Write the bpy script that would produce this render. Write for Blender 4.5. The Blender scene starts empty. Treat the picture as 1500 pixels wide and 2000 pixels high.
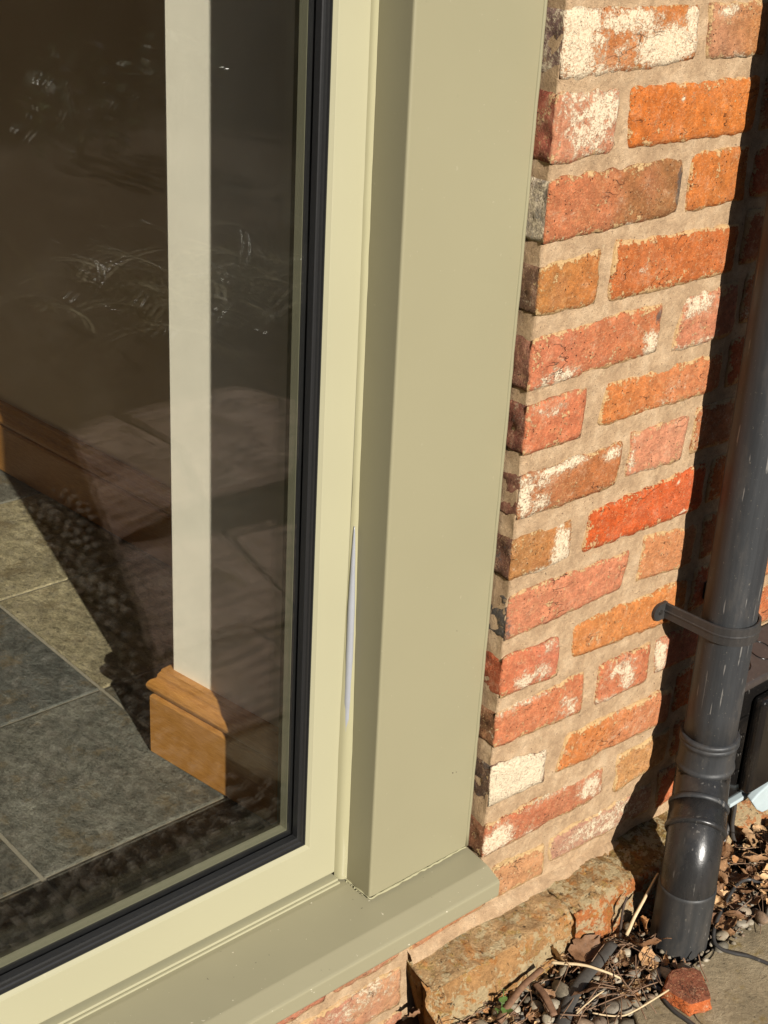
import bpy, bmesh, math, random
from mathutils import Vector, Matrix, noise
R = math.radians
random.seed(7)

# ------------------------------------------------------------------ camera, sky, sun, exposure
sc = bpy.context.scene
col = sc.collection
cam_d = bpy.data.cameras.new('camera')
cam = bpy.data.objects.new('camera', cam_d)
col.objects.link(cam)
sc.camera = cam
cam_d.sensor_fit = 'HORIZONTAL'
cam_d.sensor_width = 36.0
cam_d.lens = 2912.7253 / 1500.0 * 36.0
cam_d.clip_start = 0.02
cam_d.clip_end = 200.0
YAW, PITCH, ROLL = 0.740596459, 0.449417065, 0.0551330595
_f = Vector((math.sin(YAW) * math.cos(PITCH), math.cos(YAW) * math.cos(PITCH), -math.sin(PITCH)))
_r = Vector((math.cos(YAW), -math.sin(YAW), 0))
_u = _r.cross(_f)
_r2 = math.cos(ROLL) * _r + math.sin(ROLL) * _u
_u2 = -math.sin(ROLL) * _r + math.cos(ROLL) * _u
m = Matrix.Identity(4)
for i in range(3):
    m[i][0], m[i][1], m[i][2] = _r2[i], _u2[i], -_f[i]
m[0][3], m[1][3], m[2][3] = -1.09432265, -0.983716101, 0.240690183
cam.matrix_world = m

SUN_AZ, SUN_EL = 14.8, 26.0          # degrees left of the wall's normal, above the horizon
SUN_DIR = Vector((-math.sin(R(SUN_AZ)) * math.cos(R(SUN_EL)), -math.cos(R(SUN_AZ)) * math.cos(R(SUN_EL)), math.sin(R(SUN_EL))))
w = bpy.data.worlds.new('World')
sc.world = w
w.use_nodes = True
wn = w.node_tree
for n in list(wn.nodes):
    wn.nodes.remove(n)
sky = wn.nodes.new('ShaderNodeTexSky')
sky.sky_type = 'NISHITA'
sky.sun_disc = False
sky.sun_elevation = R(SUN_EL)
sky.sun_rotation = math.atan2(SUN_DIR.x, SUN_DIR.y) % (2 * math.pi)
bg = wn.nodes.new('ShaderNodeBackground')
bg.inputs['Strength'].default_value = 0.05
wo = wn.nodes.new('ShaderNodeOutputWorld')
wn.links.new(sky.outputs[0], bg.inputs[0])
wn.links.new(bg.outputs[0], wo.inputs[0])
sun_d = bpy.data.lights.new('sun', 'SUN')
sun_d.energy = 5.0
sun_d.angle = R(0.53)
sun_d.color = (1.0, 0.95, 0.87)
sun = bpy.data.objects.new('sun', sun_d)
col.objects.link(sun)
sun.rotation_euler = SUN_DIR.to_track_quat('Z', 'Y').to_euler()
sun.location = (-2, -4, 4)
sc.view_settings.view_transform = 'Standard'
sc.view_settings.look = 'None'
sc.view_settings.exposure = 0.75
sc.view_settings.gamma = 1.0
sc.view_settings.use_curve_mapping = False
sc.render.engine = 'CYCLES'
sc.cycles.max_bounces = 10
sc.cycles.transparent_max_bounces = 24
sc.cycles.use_denoising = True
sc.cycles.caustics_reflective = False

# ------------------------------------------------------------------ node helper
class NT:
    def __init__(self, name):
        self.m = bpy.data.materials.new(name)
        self.m.use_nodes = True
        self.t = self.m.node_tree
        for n in list(self.t.nodes):
            self.t.nodes.remove(n)
        self.out = self.t.nodes.new('ShaderNodeOutputMaterial')
        self._pos = None
    def put(self, sock, v):
        if isinstance(v, bpy.types.NodeSocket):
            self.t.links.new(v, sock)
        elif isinstance(v, (tuple, list)) and len(v) == 3 and sock.type == 'RGBA':
            sock.default_value = (*v, 1)
        else:
            sock.default_value = v
    def pos(self):
        if not self._pos:
            self._pos = self.t.nodes.new('ShaderNodeNewGeometry').outputs['Position']
        return self._pos
    def noise(self, scale, detail=3, rough=0.55, vec=None, dist=0.0):
        n = self.t.nodes.new('ShaderNodeTexNoise')
        self.put(n.inputs['Vector'], vec or self.pos())
        n.inputs['Scale'].default_value = scale
        n.inputs['Detail'].default_value = detail
        n.inputs['Roughness'].default_value = rough
        n.inputs['Distortion'].default_value = dist
        return n.outputs[0]
    def voro(self, scale, feature='F1', vec=None, out='Distance'):
        n = self.t.nodes.new('ShaderNodeTexVoronoi')
        n.feature = feature
        self.put(n.inputs['Vector'], vec or self.pos())
        n.inputs['Scale'].default_value = scale
        return n.outputs[out]
    def scaled(self, s, vec=None):
        n = self.t.nodes.new('ShaderNodeVectorMath')
        n.operation = 'MULTIPLY'
        self.put(n.inputs[0], vec or self.pos())
        n.inputs[1].default_value = s
        return n.outputs[0]
    def math(self, op, a, b=0.0, clamp=False):
        n = self.t.nodes.new('ShaderNodeMath')
        n.operation = op
        n.use_clamp = clamp
        self.put(n.inputs[0], a)
        self.put(n.inputs[1], b)
        return n.outputs[0]
    def step(self, v, a, b):
        n = self.t.nodes.new('ShaderNodeMapRange')
        n.interpolation_type = 'SMOOTHSTEP'
        self.put(n.inputs['Value'], v)
        n.inputs['From Min'].default_value = a
        n.inputs['From Max'].default_value = b
        return n.outputs[0]
    def ramp(self, fac, stops):
        n = self.t.nodes.new('ShaderNodeValToRGB')
        self.put(n.inputs[0], fac)
        e = n.color_ramp.elements
        while len(e) < len(stops):
            e.new(0.5)
        for k, (p, c) in enumerate(stops):
            e[k].position = p
            e[k].color = (*c, 1) if len(c) == 3 else c
        return n.outputs[0]
    def mix(self, fac, a, b, mode='MIX'):
        n = self.t.nodes.new('ShaderNodeMix')
        n.data_type = 'RGBA'
        n.blend_type = mode
        self.put(n.inputs[0], fac)
        self.put(n.inputs[6], a)
        self.put(n.inputs[7], b)
        return n.outputs[2]
    def gain(self, c, f):
        """colour times a scalar socket"""
        n = self.t.nodes.new('ShaderNodeVectorMath')
        n.operation = 'SCALE'
        self.put(n.inputs[0], c)
        self.put(n.inputs['Scale'], f)
        return n.outputs[0]
    def attr(self, name, typ='GEOMETRY'):
        n = self.t.nodes.new('ShaderNodeAttribute')
        n.attribute_type = typ
        n.attribute_name = name
        return n
    def sep(self, c):
        n = self.t.nodes.new('ShaderNodeSeparateColor')
        self.put(n.inputs[0], c)
        return n.outputs
    def bump(self, h, strength=0.5, dist=0.001, normal=None):
        n = self.t.nodes.new('ShaderNodeBump')
        n.inputs['Strength'].default_value = strength
        n.inputs['Distance'].default_value = dist
        self.put(n.inputs['Height'], h)
        if normal:
            self.put(n.inputs['Normal'], normal)
        return n.outputs[0]
    def bsdf(self, color, rough=0.6, normal=None, spec=0.5, metallic=0.0, coat=0.0):
        n = self.t.nodes.new('ShaderNodeBsdfPrincipled')
        self.put(n.inputs['Base Color'], color)
        self.put(n.inputs['Roughness'], rough)
        self.put(n.inputs['Specular IOR Level'], spec)
        self.put(n.inputs['Metallic'], metallic)
        self.put(n.inputs['Coat Weight'], coat)
        if normal:
            self.put(n.inputs['Normal'], normal)
        self.t.links.new(n.outputs[0], self.out.inputs['Surface'])
        return n

def rnd_island(T):
    return T.t.nodes.new('ShaderNodeNewGeometry').outputs['Random Per Island']
def rnd_object(T):
    return T.t.nodes.new('ShaderNodeObjectInfo').outputs['Random']

M = {}
def brick_material(name, base_paint=(0.74, 0.64, 0.46)):
    T = NT(name)
    def cn(scale, detail, k, rough=0.6, off=0.0, **kw):
        v = T.math('SUBTRACT', T.noise(scale, detail, rough, **kw), 0.5)
        return T.math('MULTIPLY', v, k)
    tint = T.attr('tint').outputs['Color']
    wr = T.sep(T.attr('wear').outputs['Color'])
    n0, n1, n2, n3 = T.noise(22, 3, 0.6), T.noise(70, 5, 0.65), T.noise(260, 6, 0.72), T.noise(1000, 4, 0.7)
    # hue drifts between redder and browner across a face
    c = T.mix(T.step(n1, 0.40, 0.62), T.gain(tint, 0.74), tint)
    c = T.mix(T.math('MULTIPLY', T.step(n0, 0.50, 0.66), 0.35), c, T.mix(0.5, tint, (0.30, 0.13, 0.07)))
    c = T.gain(c, T.math('ADD', 0.42, T.math('MULTIPLY', n2, 1.28)))
    c = T.gain(c, T.math('ADD', 0.62, T.math('MULTIPLY', n3, 0.76)))
    c = T.mix(T.math('MULTIPLY', T.step(T.math('ADD', T.noise(120, 6, 0.72), cn(20, 2, 0.35)), 0.54, 0.68), 0.42), c, T.mix(0.45, tint, (0.58, 0.36, 0.16)))
    c = T.mix(T.math('MULTIPLY', T.step(T.noise(620, 3, 0.6), 0.60, 0.68), 0.55), c, (0.52, 0.36, 0.18))
    c = T.mix(T.math('MULTIPLY', T.step(T.noise(480, 4, 0.7, vec=T.scaled((1.0, 1.0, 1.3))), 0.60, 0.67), 0.55), c, (0.09, 0.035, 0.018))
    pit = T.math('MULTIPLY', T.step(T.voro(190), 0.20, 0.10), T.step(T.noise(48, 3), 0.47, 0.56))
    c = T.mix(T.math('MULTIPLY', pit, 0.85), c, (0.03, 0.015, 0.01))
    crackv = T.voro(14, 'DISTANCE_TO_EDGE', T.mix(0.06, T.pos(), T.t.nodes.new('ShaderNodeTexNoise').outputs[1]))
    crack = T.math('MULTIPLY', T.step(crackv, 0.011, 0.004), T.step(T.noise(16, 2), 0.56, 0.62))
    c = T.mix(T.math('MULTIPLY', crack, 0.75), c, (0.03, 0.012, 0.008))
    # lime smeared along the joints
    lv = T.math('ADD', wr[2], T.math('ADD', T.math('ADD', cn(300, 5, 1.5, 0.7), cn(75, 4, 2.2)), cn(25, 2, 1.2)))
    lime = T.step(lv, 0.52, 0.68)
    c = T.mix(T.math('MULTIPLY', lime, 0.85), c, T.mix(n2, (0.40, 0.25, 0.11), (0.60, 0.43, 0.21)))
    soot = T.step(T.math('ADD', wr[1], T.math('ADD', cn(260, 5, 1.2), cn(70, 3, 0.9))), 0.45, 0.75)
    c = T.mix(T.math('MULTIPLY', soot, 0.85), c, T.mix(n3, (0.030, 0.027, 0.026), (0.12, 0.10, 0.085)))
    # old limewash left on the face, crusty with holes
    pv = T.math('ADD', wr[0], T.math('ADD', T.math('ADD', cn(55, 4, 1.5, 0.6, dist=0.7), cn(150, 5, 1.5, 0.7)), cn(480, 4, 1.2, 0.7)))
    chalk = T.step(T.math('ADD', pv, cn(34, 4, 1.0)), 0.02, 0.75)
    c = T.mix(T.math('MULTIPLY', chalk, 0.50), c, T.mix(0.35, (0.62, 0.42, 0.26), tint))
    paint = T.step(pv, 0.37, 0.70)
    hole = T.step(T.noise(430, 4, 0.65), 0.535, 0.60)
    thin = T.step(pv, 1.15, 0.65)
    paint = T.math('MULTIPLY', paint, T.math('SUBTRACT', 1.0, T.math('MULTIPLY', hole, T.math('ADD', 0.35, T.math('MULTIPLY', thin, 0.5)))))
    c = T.mix(T.math('MULTIPLY', paint, 0.90), c, T.mix(n2, (base_paint[0] * 0.70, base_paint[1] * 0.64, base_paint[2] * 0.58), (base_paint[0] * 1.1, base_paint[1] * 1.1, base_paint[2] * 1.1)))
    h = T.math('ADD', T.math('MULTIPLY', n2, 1.3), T.math('MULTIPLY', n3, 0.5))
    h = T.math('ADD', h, T.math('MULTIPLY', n1, 1.2))
    h = T.math('ADD', h, T.math('MULTIPLY', paint, 0.35))
    h = T.math('ADD', h, T.math('MULTIPLY', lime, 0.3))
    h = T.math('SUBTRACT', h, T.math('MULTIPLY', pit, 0.9))
    h = T.math('SUBTRACT', h, T.math('MULTIPLY', crack, 1.2))
    T.bsdf(c, 0.9, T.bump(h, 1.0, 0.0022), spec=0.2)
    return T.m
M['brick'] = brick_material('old_brick')

T = NT('lime_mortar')
a, b, g = T.noise(30, 5, 0.62), T.noise(150, 6, 0.72), T.noise(1100, 3, 0.7)
c = T.ramp(a, [(0.34, (0.320, 0.212, 0.122)), (0.5, (0.395, 0.268, 0.157)), (0.66, (0.475, 0.338, 0.208))])
c = T.gain(c, T.math('ADD', 0.50, T.math('MULTIPLY', b, 1.02)))
c = T.gain(c, T.math('ADD', 0.42, T.math('MULTIPLY', g, 1.18)))
c = T.mix(T.math('MULTIPLY', T.step(T.noise(300, 3, 0.6), 0.645, 0.70), 0.75), c, (0.07, 0.045, 0.03))
c = T.mix(T.math('MULTIPLY', T.step(T.noise(210, 4, 0.65), 0.61, 0.69), 0.5), c, (0.54, 0.42, 0.26))
c = T.mix(T.math('MULTIPLY', T.step(T.noise(45, 5, 0.7), 0.56, 0.70), 0.22), c, (0.22, 0.16, 0.10))
T.bsdf(c, 0.93, T.bump(T.math('ADD', T.math('ADD', T.math('MULTIPLY', b, 1.5), T.math('MULTIPLY', a, 0.8)), T.math('MULTIPLY', g, 0.9)), 0.9, 0.0022), spec=0.15)
M['mortar'] = T.m

T = NT('mossy_plinth')
tint = T.attr('tint').outputs['Color']
wr = T.sep(T.attr('wear').outputs['Color'])
def cn(scale, detail, k, rough=0.6):
    return T.math('MULTIPLY', T.math('SUBTRACT', T.noise(scale, detail, rough), 0.5), k)
a, b, g = T.noise(30, 6, 0.72), T.noise(210, 6, 0.76), T.noise(900, 4, 0.7)
c = T.gain(tint, T.math('ADD', 0.35, T.math('MULTIPLY', a, 1.3)))
moss = T.step(T.math('ADD', wr[1], T.math('ADD', cn(38, 5, 2.2, 0.7), cn(150, 4, 1.0))), 0.45, 0.85)
c = T.mix(T.math('MULTIPLY', moss, 0.85), c, T.ramp(b, [(0.35, (0.105, 0.072, 0.024)), (0.5, (0.235, 0.165, 0.055)), (0.66, (0.40, 0.30, 0.12))]))
c = T.mix(T.math('MULTIPLY', T.step(T.noise(40, 5, 0.65), 0.54, 0.64), 0.6), c, (0.43, 0.165, 0.035))
c = T.mix(T.math('MULTIPLY', T.step(T.noise(52, 5, 0.7, vec=T.scaled((1.0, 1.2, 1.1))), 0.55, 0.66), 0.55), c, (0.34, 0.225, 0.05))
c = T.gain(c, T.math('ADD', 0.25, T.math('MULTIPLY', b, 1.5)))
c = T.gain(c, T.math('ADD', 0.55, T.math('MULTIPLY', g, 0.9)))
lich = T.step(T.math('ADD', T.math('MULTIPLY', wr[0], 0.5), T.math('ADD', T.noise(58, 4, 0.6), cn(240, 4, 0.5))), 0.585, 0.67)
c = T.mix(T.math('MULTIPLY', lich, 0.8), c, T.mix(b, (0.30, 0.23, 0.11), (0.66, 0.54, 0.33)))
c = T.mix(T.math('MULTIPLY', T.step(T.noise(130, 4, 0.65), 0.60, 0.67), 0.8), c, (0.035, 0.022, 0.012))
T.bsdf(c, 0.92, T.bump(T.math('ADD', T.math('ADD', T.math('MULTIPLY', b, 1.8), T.math('MULTIPLY', a, 1.4)), T.math('MULTIPLY', g, 0.5)), 1.0, 0.004), spec=0.15)
M['plinth'] = T.m

def paint_material(name, colr, rough, coat=0.0, dusty=0.0):
    T = NT(name)
    a, b = T.noise(5, 2), T.noise(1800, 2)
    c = T.gain(colr, T.math('ADD', 0.94, T.math('MULTIPLY', a, 0.12)))
    if dusty:
        d = T.step(T.noise(170, 2, 0.5), 0.735, 0.765)
        c = T.mix(T.math('MULTIPLY', d, dusty), c, (0.6, 0.55, 0.42))
        c = T.mix(T.math('MULTIPLY', T.step(T.noise(190, 2, 0.5, vec=T.scaled((1.0, 1.1, 0.9))), 0.75, 0.78), dusty), c, (0.06, 0.05, 0.03))
        c = T.mix(T.math('MULTIPLY', T.noise(14, 4, 0.65), 0.22 * dusty), c, (0.30, 0.26, 0.17))
    h = T.math('ADD', T.math('MULTIPLY', T.noise(22, 2), 1.0), T.math('MULTIPLY', b, 0.035))
    T.bsdf(c, T.math('ADD', rough - 0.05, T.math('MULTIPLY', T.noise(30, 3), 0.1)), T.bump(h, 0.12, 0.002), spec=0.45, coat=coat)
    return T.m
M['post_paint'] = paint_material('olive_paint', (0.218, 0.199, 0.122), 0.42, dusty=0.10)
M['sash_paint'] = paint_material('pale_olive_paint', (0.296, 0.278, 0.180), 0.38, dusty=0.06)
M['sill_paint'] = paint_material('olive_sill_paint', (0.218, 0.200, 0.126), 0.40, dusty=0.75)
M['sealant'] = paint_material('painted_sealant', (0.29, 0.27, 0.165), 0.16)

T = NT('black_rubber')
T.bsdf(T.gain((0.007, 0.007, 0.007), T.math('ADD', 0.7, T.noise(300, 3))), 0.42, T.bump(T.noise(600, 3), 0.15, 0.0005), spec=0.5)
M['rubber'] = T.m
T = NT('spacer_metal')
T.bsdf((0.155, 0.15, 0.095), 0.55)
M['spacer'] = T.m

def glass_material(name):
    T = NT(name)
    g = T.t.nodes.new('ShaderNodeNewGeometry')
    d = T.t.nodes.new('ShaderNodeVectorMath')
    d.operation = 'DOT_PRODUCT'
    T.put(d.inputs[0], g.outputs['Normal'])
    T.put(d.inputs[1], g.outputs['Incoming'])
    k = T.math('SUBTRACT', 1.0, T.math('ABSOLUTE', d.outputs['Value']))
    f = T.math('ADD', 0.050, T.math('MULTIPLY', T.math('POWER', k, 5.0), 0.958))
    tr = T.t.nodes.new('ShaderNodeBsdfTransparent')
    tr.inputs[0].default_value = (0.98, 0.982, 0.972, 1)
    gl = T.t.nodes.new('ShaderNodeBsdfGlossy')
    gl.inputs['Roughness'].default_value = 0.0
    wav = T.bump(T.noise(4.5, 1), 0.05, 0.004)
    T.put(gl.inputs['Normal'], wav)
    mx = T.t.nodes.new('ShaderNodeMixShader')
    T.put(mx.inputs[0], f)
    T.t.links.new(tr.outputs[0], mx.inputs[1])
    T.t.links.new(gl.outputs[0], mx.inputs[2])
    # a little dust lying on the pane
    df = T.t.nodes.new('ShaderNodeBsdfDiffuse')
    df.inputs[0].default_value = (0.6, 0.56, 0.45, 1)
    speck = T.math('MULTIPLY', T.step(T.noise(34, 6, 0.72), 0.62, 0.78), 0.006)
    film = T.math('MULTIPLY', T.step(T.noise(9, 4, 0.7), 0.5, 0.8), 0.004)
    m2 = T.t.nodes.new('ShaderNodeMixShader')
    T.put(m2.inputs[0], T.math('ADD', speck, film))
    T.t.links.new(mx.outputs[0], m2.inputs[1])
    T.t.links.new(df.outputs[0], m2.inputs[2])
    T.t.links.new(m2.outputs[0], T.out.inputs['Surface'])
    return T.m
M['glass'] = glass_material('window_glass')

T = NT('white_plaster')
pv = T.scaled((1, 1, 0.18))
c = T.gain((0.93, 0.87, 0.72), T.math('ADD', 0.88, T.math('MULTIPLY', T.noise(14, 4), 0.24)))
T.bsdf(c, 0.7, T.bump(T.math('ADD', T.math('MULTIPLY', T.noise(300, 4, 0.7, vec=pv), 0.5), T.math('MULTIPLY', T.noise(420, 3), 1.0)), 0.3, 0.0006), spec=0.3)
M['plaster'] = T.m
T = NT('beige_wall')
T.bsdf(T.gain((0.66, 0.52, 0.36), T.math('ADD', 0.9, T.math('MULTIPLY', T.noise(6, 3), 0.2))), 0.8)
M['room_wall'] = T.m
T = NT('oak')
gr = T.scaled((6, 6, 95))
rg = T.noise(9, 5, 0.6, vec=gr, dist=0.5)
c = T.ramp(rg, [(0.2, (0.29, 0.12, 0.026)), (0.48, (0.44, 0.20, 0.048)), (0.8, (0.58, 0.29, 0.085))])
c = T.gain(c, T.math('ADD', 0.85, T.math('MULTIPLY', T.noise(700, 2, vec=T.scaled((0.2, 0.2, 1.5))), 0.3)))
T.bsdf(c, 0.42, T.bump(rg, 0.2, 0.0005), spec=0.4)
M['oak'] = T.m

T = NT('slate')
t = T.attr('tint').outputs['Color']
wv = T.scaled((1.0, 0.5, 1.0))
a, b, g = T.noise(14, 6, 0.68, dist=0.8), T.noise(95, 7, 0.78, vec=wv), T.noise(420, 4, 0.75)
c = T.gain(t, T.math('ADD', 0.1, T.math('MULTIPLY', a, 1.75)))
c = T.gain(c, T.math('ADD', -0.35, T.math('MULTIPLY', b, 2.7)))
c = T.gain(c, T.math('ADD', 0.2, T.math('MULTIPLY', g, 1.6)))
c = T.mix(T.math('MULTIPLY', T.step(T.noise(20, 5, 0.7), 0.53, 0.65), 0.55), c, (0.20, 0.145, 0.07))
c = T.mix(T.math('MULTIPLY', T.step(T.noise(330, 4, 0.7), 0.60, 0.68), 0.5), c, (0.27, 0.255, 0.205))
c = T.mix(T.math('MULTIPLY', T.step(T.noise(260, 4, 0.7, vec=wv), 0.58, 0.66), 0.6), c, (0.03, 0.03, 0.026))
T.bsdf(c, 0.6, T.bump(T.math('ADD', T.math('MULTIPLY', b, 1.3), T.math('MULTIPLY', T.noise(34, 5, 0.66, vec=wv), 1.5)), 1.0, 0.006), spec=0.4)
M['slate'] = T.m
T = NT('grout')
T.bsdf(T.gain((0.27, 0.24, 0.18), T.math('ADD', 0.75, T.math('MULTIPLY', T.noise(300, 3), 0.5))), 0.9)
M['grout'] = T.m

def plastic_material(name, base, worn, rough, streak=1.0):
    T = NT(name)
    sv = T.scaled((1, 1, 0.045))
    s1, s2, s3 = T.noise(120, 5, 0.7, vec=sv), T.noise(420, 3, 0.6), T.noise(30, 5, 0.7, vec=T.scaled((1, 1, 0.35)))
    c = T.mix(T.math('ADD', 0.35, T.math('MULTIPLY', T.step(s1, 0.36, 0.68), 0.35 * streak)), base, worn)
    c = T.mix(T.math('MULTIPLY', T.step(s3, 0.48, 0.70), 0.32 * streak), c, T.mix(0.35, worn, (0.15, 0.11, 0.07)))
    c = T.mix(T.math('MULTIPLY', T.step(T.noise(300, 3, 0.6), 0.665, 0.72), 0.40 * streak), c, (0.20, 0.18, 0.14))
    line = T.math('MULTIPLY', T.step(T.noise(230, 2, 0.4, vec=T.scaled((1, 1, 0.05))), 0.655, 0.69), T.step(T.noise(20, 4), 0.52, 0.58))
    c = T.mix(T.math('MULTIPLY', line, 0.35 * streak), c, (0.30, 0.28, 0.25))
    r = T.math('ADD', rough, T.math('ADD', T.math('MULTIPLY', s1, 0.06), T.math('MULTIPLY', T.step(s3, 0.45, 0.65), 0.10)))
    T.bsdf(c, r, T.bump(T.math('ADD', s2, T.math('MULTIPLY', s1, 0.25)), 0.2, 0.0006), spec=0.4)
    return T.m
M['pipe'] = plastic_material('weathered_black_plastic', (0.012, 0.013, 0.0142), (0.036, 0.038, 0.040), 0.46)
M['pipe_bend'] = plastic_material('smooth_black_plastic', (0.008, 0.0082, 0.0085), (0.030, 0.029, 0.028), 0.24, 0.6)
M['pipe_foot'] = plastic_material('dusty_black_plastic', (0.012, 0.0125, 0.013), (0.035, 0.0355, 0.035), 0.48)
M['clip'] = plastic_material('clip_black_plastic', (0.016, 0.0155, 0.0155), (0.042, 0.039, 0.036), 0.36, 0.6)
M['box'] = plastic_material('gloss_black_plastic', (0.004, 0.0038, 0.0038), (0.011, 0.0095, 0.0085), 0.16, 0.5)
M['box_lid'] = plastic_material('brown_black_plastic', (0.026, 0.021, 0.019), (0.055, 0.045, 0.040), 0.32, 0.6)
M['cable'] = plastic_material('cable_black_plastic', (0.018, 0.018, 0.018), (0.06, 0.055, 0.05), 0.30, 0.5)
T = NT('pale_blue_plastic')
T.bsdf(T.gain((0.34, 0.40, 0.41), T.math('ADD', 0.9, T.math('MULTIPLY', T.noise(60, 3), 0.2))), 0.5)
M['flap'] = T.m
T = NT('screw_steel')
T.bsdf((0.05, 0.045, 0.04), 0.4, metallic=0.6)
M['screw'] = T.m

T = NT('dark_soil')
a, b = T.noise(30, 6, 0.7), T.noise(260, 5, 0.7)
c = T.ramp(a, [(0.3, (0.026, 0.017, 0.010)), (0.55, (0.075, 0.049, 0.030)), (0.8, (0.14, 0.095, 0.060))])
c = T.gain(c, T.math('ADD', 0.4, T.math('MULTIPLY', b, 1.2)))
T.bsdf(c, 0.95, T.bump(T.math('ADD', a, b), 1.0, 0.012), spec=0.15)
M['soil'] = T.m
def paving_material(name, c0, c1, c2, streak=False):
    T = NT(name)
    a, b, g = T.noise(11, 5, 0.62), T.noise(110, 5, 0.7), T.noise(800, 3)
    c = T.ramp(a, [(0.3, c0), (0.5, c1), (0.72, c2)])
    c = T.mix(T.math('MULTIPLY', T.step(T.noise(24, 5, 0.65), 0.55, 0.70), 0.7), c, (0.17, 0.115, 0.025))
    c = T.gain(c, T.math('ADD', 0.55, T.math('MULTIPLY', b, 0.9)))
    c = T.gain(c, T.math('ADD', 0.6, T.math('MULTIPLY', g, 0.8)))
    c = T.mix(T.math('MULTIPLY', T.step(T.noise(520, 2), 0.70, 0.76), 0.6), c, (0.42, 0.35, 0.22))
    c = T.mix(T.math('MULTIPLY', T.step(T.noise(170, 3), 0.66, 0.72), 0.7), c, (0.03, 0.024, 0.016))
    if streak:
        sk = T.noise(26, 5, 0.65, vec=T.scaled((0.35, 2.2, 1.0)), dist=0.4)
        c = T.gain(c, T.math('ADD', 0.25, T.math('MULTIPLY', T.step(sk, 0.36, 0.54), 0.85)))
    wob = T.t.nodes.new('ShaderNodeTexNoise')
    wob.inputs['Scale'].default_value = 11.0
    T.put(wob.inputs['Vector'], T.pos())
    cr = T.math('MULTIPLY', T.step(T.voro(7, 'DISTANCE_TO_EDGE', T.mix(0.12, T.pos(), wob.outputs[1])), 0.012, 0.003), T.step(T.noise(6, 2), 0.45, 0.52))
    c = T.mix(cr, c, (0.01, 0.008, 0.006))
    h = T.math('SUBTRACT', T.math('ADD', T.math('MULTIPLY', b, 1.0), T.math('MULTIPLY', g, 0.4)), T.math('MULTIPLY', cr, 2.0))
    T.bsdf(c, 0.9, T.bump(h, 0.8, 0.0025), spec=0.2)
    return T.m
M['slab'] = paving_material('worn_concrete', (0.14, 0.112, 0.068), (0.225, 0.178, 0.108), (0.32, 0.26, 0.165))
M['paving'] = paving_material('pink_sandstone', (0.18, 0.12, 0.088), (0.31, 0.215, 0.165), (0.44, 0.33, 0.255), True)

def stone_material(name, rnd):
    T = NT(name)
    r = rnd(T)
    c = T.ramp(r, [(0.0, (0.13, 0.115, 0.085)), (0.25, (0.26, 0.21, 0.14)), (0.5, (0.17, 0.15, 0.12)), (0.7, (0.36, 0.31, 0.225)), (0.85, (0.22, 0.145, 0.09)), (1.0, (0.10, 0.095, 0.085))])
    b, g = T.noise(140, 5, 0.65), T.noise(900, 2)
    c = T.gain(c, T.math('ADD', 0.22, T.math('MULTIPLY', b, 1.2)))
    c = T.mix(T.math('MULTIPLY', T.step(T.noise(90, 4), 0.55, 0.75), 0.4), c, (0.26, 0.21, 0.13))
    c = T.mix(T.math('MULTIPLY', T.step(T.noise(150, 5, 0.7), 0.52, 0.66), 0.55), c, (0.06, 0.045, 0.03))
    T.bsdf(c, 0.7, T.bump(T.math('ADD', b, T.math('MULTIPLY', g, 0.3)), 0.4, 0.0015), spec=0.3)
    return T.m
M['pebble'] = stone_material('river_stone', rnd_object)
M['gravel'] = stone_material('gravel_stone', rnd_island)
def leaf_material(name, rnd):
    T = NT(name)
    r = rnd(T)
    c = T.ramp(r, [(0.0, (0.09, 0.042, 0.020)), (0.3, (0.25, 0.135, 0.062)), (0.5, (0.14, 0.072, 0.034)), (0.72, (0.50, 0.32, 0.16)), (0.9, (0.30, 0.14, 0.05)), (1.0, (0.07, 0.036, 0.02))])
    b = T.noise(130, 5, 0.65)
    c = T.gain(c, T.math('ADD', 0.2, T.math('MULTIPLY', b, 1.6)))
    c = T.mix(T.math('MULTIPLY', T.step(T.noise(260, 4, 0.7), 0.56, 0.66), 0.7), c, (0.05, 0.025, 0.012))
    T.bsdf(c, 0.62, T.bump(T.math('ADD', b, T.noise(480, 3)), 0.6, 0.0012), spec=0.3)
    return T.m
M['leaf'] = leaf_material('dead_leaf', rnd_object)
M['leaf_bits'] = leaf_material('dead_leaf_bits', rnd_island)
def stick_material(name, c0, c1):
    T = NT(name)
    b = T.noise(160, 4, 0.65, vec=T.scaled((1, 1, 1)))
    T.bsdf(T.mix(b, c0, c1), 0.75, T.bump(b, 0.4, 0.001), spec=0.3)
    return T.m
M['straw'] = stick_material('pale_straw', (0.30, 0.21, 0.11), (0.60, 0.48, 0.30))
M['twig'] = stick_material('brown_twig', (0.09, 0.05, 0.03), (0.24, 0.15, 0.09))
M['dark_twig'] = stick_material('dark_twig', (0.02, 0.014, 0.01), (0.07, 0.045, 0.03))
M['rubber_strip'] = stick_material('grey_rubber', (0.028, 0.026, 0.024), (0.075, 0.068, 0.058))
M['bark'] = stick_material('bark', (0.05, 0.025, 0.015), (0.24, 0.13, 0.07))
T = NT('seedling_green')
T.bsdf(T.gain((0.075, 0.13, 0.028), T.math('ADD', 0.7, T.math('MULTIPLY', T.noise(200, 3), 0.6))), 0.5)
M['green'] = T.m
T = NT('grass_blade')
bl = T.ramp(rnd_island(T), [(0, (0.05, 0.055, 0.022)), (0.55, (0.24, 0.21, 0.12)), (1, (0.75, 0.67, 0.48))])
pb = T.bsdf(bl, 0.22)
trl = T.t.nodes.new('ShaderNodeBsdfTranslucent')
T.put(trl.inputs[0], bl)
mxs = T.t.nodes.new('ShaderNodeMixShader')
mxs.inputs[0].default_value = 0.6
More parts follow.
